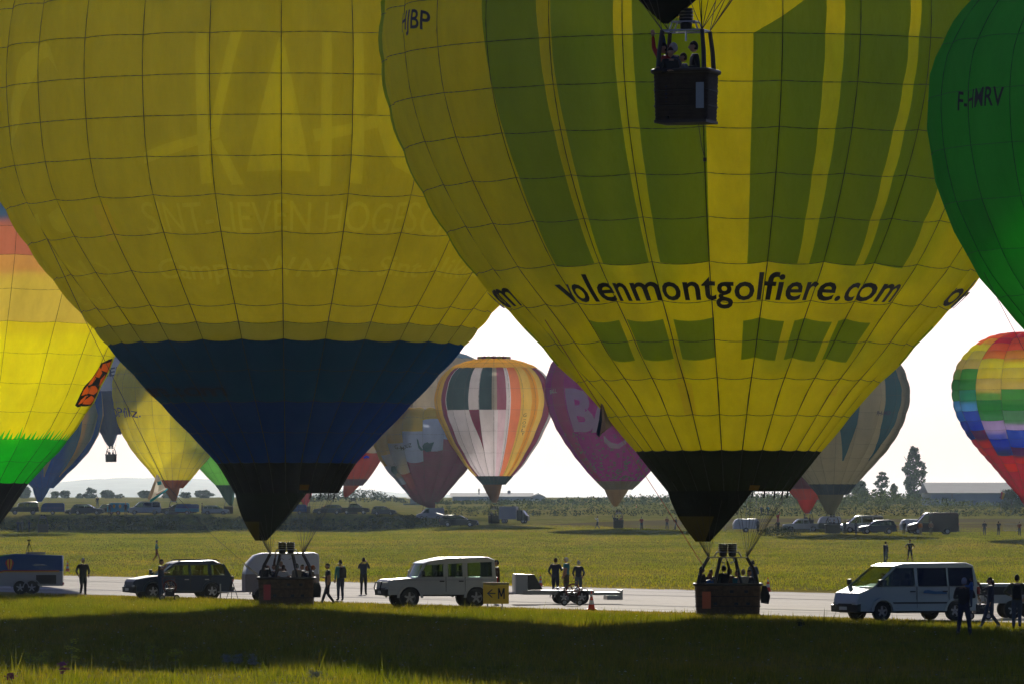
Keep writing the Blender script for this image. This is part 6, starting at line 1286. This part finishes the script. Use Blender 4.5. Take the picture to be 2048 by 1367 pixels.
person(1133, 264, 'person in teal shirt and cap in the middle of the group of three', face=-120, top='teal', trs='olive', sleeves='tee', arms=('down', 'fwd'), h=1.80, cap='white', hold='phone')
person(1157, 262, 'person in navy jacket and jeans right of the group of three', face=180, top='navy', trs='denim', arms=('pocket', 'pocket'), h=1.66, hair='grey')
person(1506, 255, 'person in blue jeans standing behind the right basket', face=-160, top='denim', trs='denim', arms=('down', 'bent'), h=1.72)
person(1771, 452, 'person raising one arm with a phone on the right meadow', face=140, top='navy', trs='denim', arms=('phone', 'down'), legs=('stand', 'bentb'), h=1.78)
person(1820, 468, 'person in cap and shorts with hands on hips on the meadow', face=0, top='black', trs='navy', sleeves='tee', shorts=True, arms=('hip', 'hip'), legs=('wide', 'wide'), cap='black', h=1.76, build=1.1)
pb = person(1928, 172, 'big bald person in dark clothes carrying a child at the right', z=.0, face=155, top='black', trs='navy', arms=('bent', 'cross'), legs=('wide', 'wide'), h=1.78, build=1.25, skin=m_skin2, hair='grey', lo=False)
person(1943, 171.8, 'small child carried on the arm of the big bald person', z=.88, face=-100, top='blue', trs='denim', arms=('fwd', 'fwd'), legs=('stand', 'stand'), h=.92, build=1.2, hair='brown', lo=False)
person(1981, 186, 'person with ponytail holding a phone at the right', z=.0, face=-80, top='navy', trs='denim', arms=('down', 'phone'), legs=('back', 'fwd'), h=1.68, hold='phone', longhair=True, hair='dark', shoes='white')
person(2034, 184, 'person with backpack and red collar cut by the right edge', z=.0, face=175, top='olive', trs='denim', arms=('hip', 'pocket'), legs=('stand', 'bentb'), h=1.76, build=1.1, extra='backpack')
# left basket passengers
zb = .03
for k, (x, dy, fc, tp, hr, ar, hh, lb, hold) in enumerate([
    (529, -.35, 160, 'black', 'dark', ('up', 'up'), 1.74, 'black clad person with raised camera at the left of the left basket', 'cam'), (549, .3, -60, 'navy', 'brown', ('phone', 'bent'), 1.68, 'person with raised phone second from left in the left basket', 'phone'),
    (567, -.35, 180, 'white', 'brown', ('bent', 'bent'), 1.66, 'person in white printed t-shirt in the middle of the left basket', None), (562, .45, 0, 'brown', 'fair', ('down', 'high'), 1.80, 'pilot with arm up to the burner in the left basket', None),
    (594, -.3, -150, 'beige', 'dark', ('bent', 'phone'), 1.72, 'person in pale jumper leaning at the right of the left basket', None), (605, .35, -40, 'black', 'dark', ('fwd', 'fwd'), 1.68, 'dark clad person behind the pale jumper in the left basket', None), (614, -.1, 60, 'navy', 'ginger', ('bent', 'bent'), 1.62, 'ginger haired person at the right corner of the left basket', None)]):
    person(x, 234 + dy, lb, z=zb, face=fc, top=tp, trs='navy', hair=hr, arms=ar, h=hh, hold=hold, sleeves='tee' if tp == 'white' else 'long')
person(625, 234.7, 'person in khaki shirt leaning on the outside of the left basket', z=.01, face=95, top='khaki', trs='black', arms=('hip', 'hip'), sleeves='tee', hair='ginger', h=1.66, shorts=False)
for k, (x, dy, fc, tp, hr, ar, hh, lb) in enumerate([
    (1403, -.2, 60, 'black', 'dark', ('bent', 'cross'), 1.78, 'black clad person at the left corner of the right basket'), (1420, -.3, -120, 'blue', 'ginger', ('bent', 'bent'), 1.52, 'person in bright blue jacket with ginger hair in the right basket'), (1422, .4, 0, 'navy', 'dark', ('down', 'down'), 1.66, 'half hidden person behind the bright blue jacket'),
    (1448, -.1, -150, 'black', 'dark', ('bent', 'high'), 1.82, 'pilot in black with arm up to the burner in the right basket'), (1459, .35, 30, 'brown', 'brown', ('down', 'down'), 1.70, 'person beside the pilot in the middle of the right basket'), (1474, .3, -30, 'teal', 'brown', ('bent', 'bent'), 1.62, 'person in teal top in the right basket'),
    (1487, -.35, -150, 'beige', 'fair', ('bent', 'fwd'), 1.68, 'fair haired person in beige vest in the right basket'), (1498, .1, 40, 'black', 'dark', ('bent', 'bent'), 1.66, 'dark person by the right upright of the right basket')]):
    person(x, 211 + dy, lb, z=zb, face=fc, top=tp, trs='navy', hair=hr, arms=ar, h=hh)
# airborne basket
for (x, dy, fc, tp, hr, ar, hh, lb) in [(1328, .0, -60, 'red', 'dark', ('bent', 'high'), 1.72, 'person in red jacket at the left of the flying basket'), (1348, .2, -120, 'denim', 'grey', ('high', 'bent'), 1.74, 'pilot in blue reaching to the burner in the flying basket'), (1368, -.2, -80, 'grey', 'brown', ('bent', 'bent'), 1.48, 'short person in the middle of the flying basket'), (1389, .05, -80, 'black', 'dark', ('bent', 'bent'), 1.76, 'person in black looking right in the flying basket'), (1340, -.25, 30, 'black', 'brown', ('bent', 'bent'), 1.6, 'dark person by the left rim of the flying basket')]:
    person(x, 126 + dy, lb, z=rK.location.z + .02, face=fc, top=tp, trs='navy', hair=hr, arms=ar, h=hh, lo=False)
# far people
FP = 'spectators far across the field'
for (x, d, fc, tp, tr_, ar, lg, lb) in [
    (36, 806, 0, 'navy', 'denim', ('bent', 'bent'), ('stand', 'stand'), 'left person of the three standing before the bank'), (44, 808, 0, 'black', 'black', ('down', 'down'), ('stand', 'stand'), 'middle person of the three standing before the bank'), (58, 804, 60, 'navy', 'black', ('fwd', 'bent'), ('stand', 'stand'), 'right person with something white before the bank'),
    (219, 846, 0, 'navy', 'black', ('hip', 'bent'), ('stand', 'stand'), 'dark person before the turquoise trailer'), (251, 846, 0, 'black', 'black', ('pocket', 'pocket'), ('stand', 'stand'), 'dark person at the right end of the turquoise trailer'), (404, 850, 90, 'navy', 'navy', ('down', 'down'), ('stand', 'stand'), 'dark person left of the white hatchback'), (318, 862, 0, 'grey', 'grey', ('up', 'down'), ('stand', 'stand'), 'person behind the white minibus tail'),
    (983, 838, 90, 'black', 'black', ('fwd', 'fwd'), ('bentb', 'stand'), 'crouching crew person under the golden striped balloon'), (1195, 786, -90, 'white', 'denim', ('phone', 'phone'), ('fwd', 'back'), 'person in white top walking left of the magenta balloon basket'), (1283, 768, 0, 'red', 'denim', ('bent', 'bent'), ('stand', 'stand'), 'person in red top right of the magenta balloon basket'),
    (1334, 775, 20, 'rust', 'denim', ('bent', 'bent'), ('wide', 'wide'), 'person in rust top left of the bending person'), (1352, 766, -70, 'navy', 'denim', ('fwd', 'fwd'), ('fwd', 'stand'), 'bending person next to the dark scoop'), (1516, 733, -40, 'grey', 'black', ('bent', 'down'), ('stand', 'stand'), 'dark person at the right end of the white far trailer'),
    (1556, 716, 0, 'black', 'black', ('bent', 'hip'), ('stand', 'stand'), 'dark person under the red and white dancer'), (1690, 706, 0, 'black', 'black', ('fwd', 'bent'), ('stand', 'stand'), 'dark person at the nose of the white minibus'), (1712, 705, 40, 'navy', 'denim', ('bent', 'bent'), ('stand', 'stand'), 'person before the dark blue SUV bonnet'), (1808, 704, 0, 'black', 'black', ('down', 'down'), ('stand', 'stand'), 'dark person before the white rounded far trailer'),
    (1841, 700, 20, 'orange', 'beige', ('down', 'down'), ('stand', 'stand'), 'person in orange beside the maroon van'), (1862, 700, 0, 'rust', 'brown', ('pocket', 'pocket'), ('stand', 'stand'), 'person in brown beside the maroon van'), (1969, 700, 0, 'navy', 'navy', ('pocket', 'pocket'), ('stand', 'stand'), 'person in dark blue alone on the dry field'), (1997, 695, 160, 'denim', 'navy', ('up', 'up'), ('stand', 'stand'), 'person photographing left of the crowd barrier'), (2039, 690, 0, 'rust', 'denim', ('bent', 'bent'), ('stand', 'bentb'), 'person right of the crowd barrier'),
    (1523, 1010, 0, 'navy', 'navy', ('bent', 'down'), ('stand', 'stand'), 'left far person between the scrub rows behind the ropes'), (1536, 1015, 0, 'teal', 'black', ('down', 'bent'), ('stand', 'stand'), 'right far person between the scrub rows behind the ropes'), (1372, 1215, 0, 'navy', 'navy', ('down', 'down'), ('stand', 'stand'), 'tiny person on the scrub ridge left of the dark scoop')]:
    person(x, d, lb, face=fc, top=tp, trs=tr_, arms=ar, legs=lg, group=FP, h=1.76)
person(195, 880, 'person standing on top of the dark pick-up', z=ground_z(dX(195, 880), 880) + 1.1, face=0, top='navy', trs='denim', arms=('up', 'down'), group=FP)
person(1556, 718, 'red and white dressed dancer raised above the bramble bush', z=ground_z(dX(1556, 718), 718) + 1.1, face=20, top='red', trs='pink', arms=('high', 'bent'), h=1.55, group=FP)
person(958, 1560, 'person high on the ridge before the low hall', z=ground_z(dX(958, 1560), 1560) + 2.0, face=0, top='navy', trs='navy', arms=('bent', 'down'), h=1.9, group=FP)
for B_, xs_, nm in ((D3, (218, 226), 'slate blue flying balloon'), (D9, (983, 992), 'golden striped balloon'), (DA, (1229, 1235, 1242), 'magenta balloon'), (D12, (1660, 1668), 'buff striped balloon'), (D11, (1612, 1620), 'scarlet mouthed balloon')):
    for k, x in enumerate(xs_):
        person(x, B_.d + (.2 if k % 2 else -.2), ('left', 'right', 'third')[k if len(xs_) < 3 else (0, 2, 1)[k]].replace('third', 'middle') + ' passenger in the basket of the ' + nm, z=B_.root.location.z + .05, face=k * 70, top=('navy', 'black', 'rust')[k % 3], trs='navy', arms=('bent', ('high', 'bent')[k % 2]), h=1.76, group='passengers in far baskets')
# bag hung outside each big basket
for (X, Y, lb) in ((1.25, 233.6, 'black bag hanging on the right side of the left basket'),):
    q = MB(); q.prism([(-.16, .25), (.16, .25), (.2, .6), (.12, .86), (-.14, .84), (-.2, .55)], -.1, .1, ch=.04); o = q.build('bag', CL['black'], None, True); o.location = (rA.location.x + X, Y, .1); tag(o, lb, 'bag')
q = MB(); q.prism([(-.14, .3), (.14, .26), (.2, .55), (.05, .95), (-.1, .95), (-.18, .55)], -.1, .1, ch=.04); o = q.build('bag', CL['black'], None, True); o.location = (rB.location.x + 1.34, 210.8, .15); tag(o, 'black jacket bundle hanging on the right side of the right basket', 'bag')
# ---------------------------------------------------------------- wild flowers in the foreground meadow
rs = np.random.RandomState(11); q = MB(); qs = MB()
for k in range(900):
    y = math.sqrt(rs.uniform(114 ** 2, 225 ** 2)); x = rs.uniform(-.5, .5) * y * .2
    if y + 2 * x > 222: continue
    h = rs.uniform(.12, .26); r_ = rs.uniform(.012, .032); z = ground_z(x, y) + h; a = rs.uniform(0, 6)
    q.add([(x + r_ * math.cos(a + j * 1.05), y + r_ * math.sin(a + j * 1.05), z + r_ * .3 * math.sin(j * 2)) for j in range(6)] + [(x, y, z + r_ * .6)], [(j, (j + 1) % 6, 6) for j in range(6)])
    qs.add([(x - .003, y, z - h), (x + .003, y, z - h), (x, y, z)], [(0, 1, 2)])
o = q.build('wildflower_heads', leaf_mat('white_petals', (.38, .40, .34), .4)); tag(o, 'small white wildflower heads dotted over the foreground meadow', 'wildflowers', kind='stuff')
o = qs.build('wildflower_stems', g_blade); tag(o, 'thin stems of the white wildflowers in the foreground', 'stems', kind='stuff')
def plant(px, py, hpx, label, head, stemm, seed, spread=.22):
    d = HC * F / (py - HY); s_ = F / d; rs = random.Random(seed); root = empty('wild_plant', (dX(px, d), d, 0), 0, label, 'wild plant', 'tall wild plants in the foreground'); H = hpx / s_
    q = MB(); hd = MB(); q.tube([(0, 0, 0), (.02, 0, H * .6), (.01, 0, H)], [.008, .006, .004], 5)
    for k in range(9):
        t = rs.uniform(.35, 1); a = rs.uniform(0, 6.28); w_ = spread * rs.uniform(.4, 1) * (1.1 - t * .6); e = (math.cos(a) * w_, math.sin(a) * w_, H * t + w_ * .5); q.tube([(.01, 0, H * t * .85), e], [.005, .003], 4)
        for j in range(16): b_ = Vector(e) + Vector((rs.gauss(0, .045), rs.gauss(0, .04), rs.gauss(0, .02))); r_ = .026; hd.add([b_ + Vector(v) * r_ for v in ((1, 0, 0), (0, 1, .3), (-1, 0, 0), (0, -1, -.3))], [(0, 1, 2, 3)])
    q.build('stem', stemm, root); hd.build('flower_head', head, root)
yl = leaf_mat('fennel_yellow', (.42, .46, .05), .5); wl = leaf_mat('umbel_white', (.40, .42, .34), .4); pu = leaf_mat('purple_petals', (.28, .05, .22), .4); gs = mat('plant_stem', (.07, .12, .03), .7)
for k, (x, y, h, lb, m_) in enumerate([(142, 1345, 66, 'tallest yellow green plant in the lower left grass', yl), (82, 1343, 36, 'low yellow green plant left of the tallest one', yl), (60, 1340, 30, 'leftmost low yellow green plant', yl), (255, 1340, 32, 'small yellow green plant between the two clusters', yl), (306, 1340, 48, 'yellow green plant of the second cluster, left stem', yl), (350, 1342, 44, 'yellow green plant of the second cluster, right stem', yl),
    (124, 1362, 40, 'purple flowering stalk in the bottom left corner grass', pu), (22, 1366, 18, 'small purple flower at the bottom left corner', pu), (455, 1335, 26, 'white umbel left of the white umbel pair', wl), (476, 1338, 28, 'white umbel in the middle of the white umbels', wl), (507, 1340, 30, 'white umbel right of the white umbel pair', wl), (630, 1362, 18, 'white umbel low at the bottom of the meadow', wl), (1600, 1262, 22, 'dark weed standing in the shadow left of the passenger van', leaf_mat('dark_weed', (.02, .035, .012), .2))]):
    plant(x, y, h, lb, m_, gs, 30 + k, .22 if m_ is yl else .10)
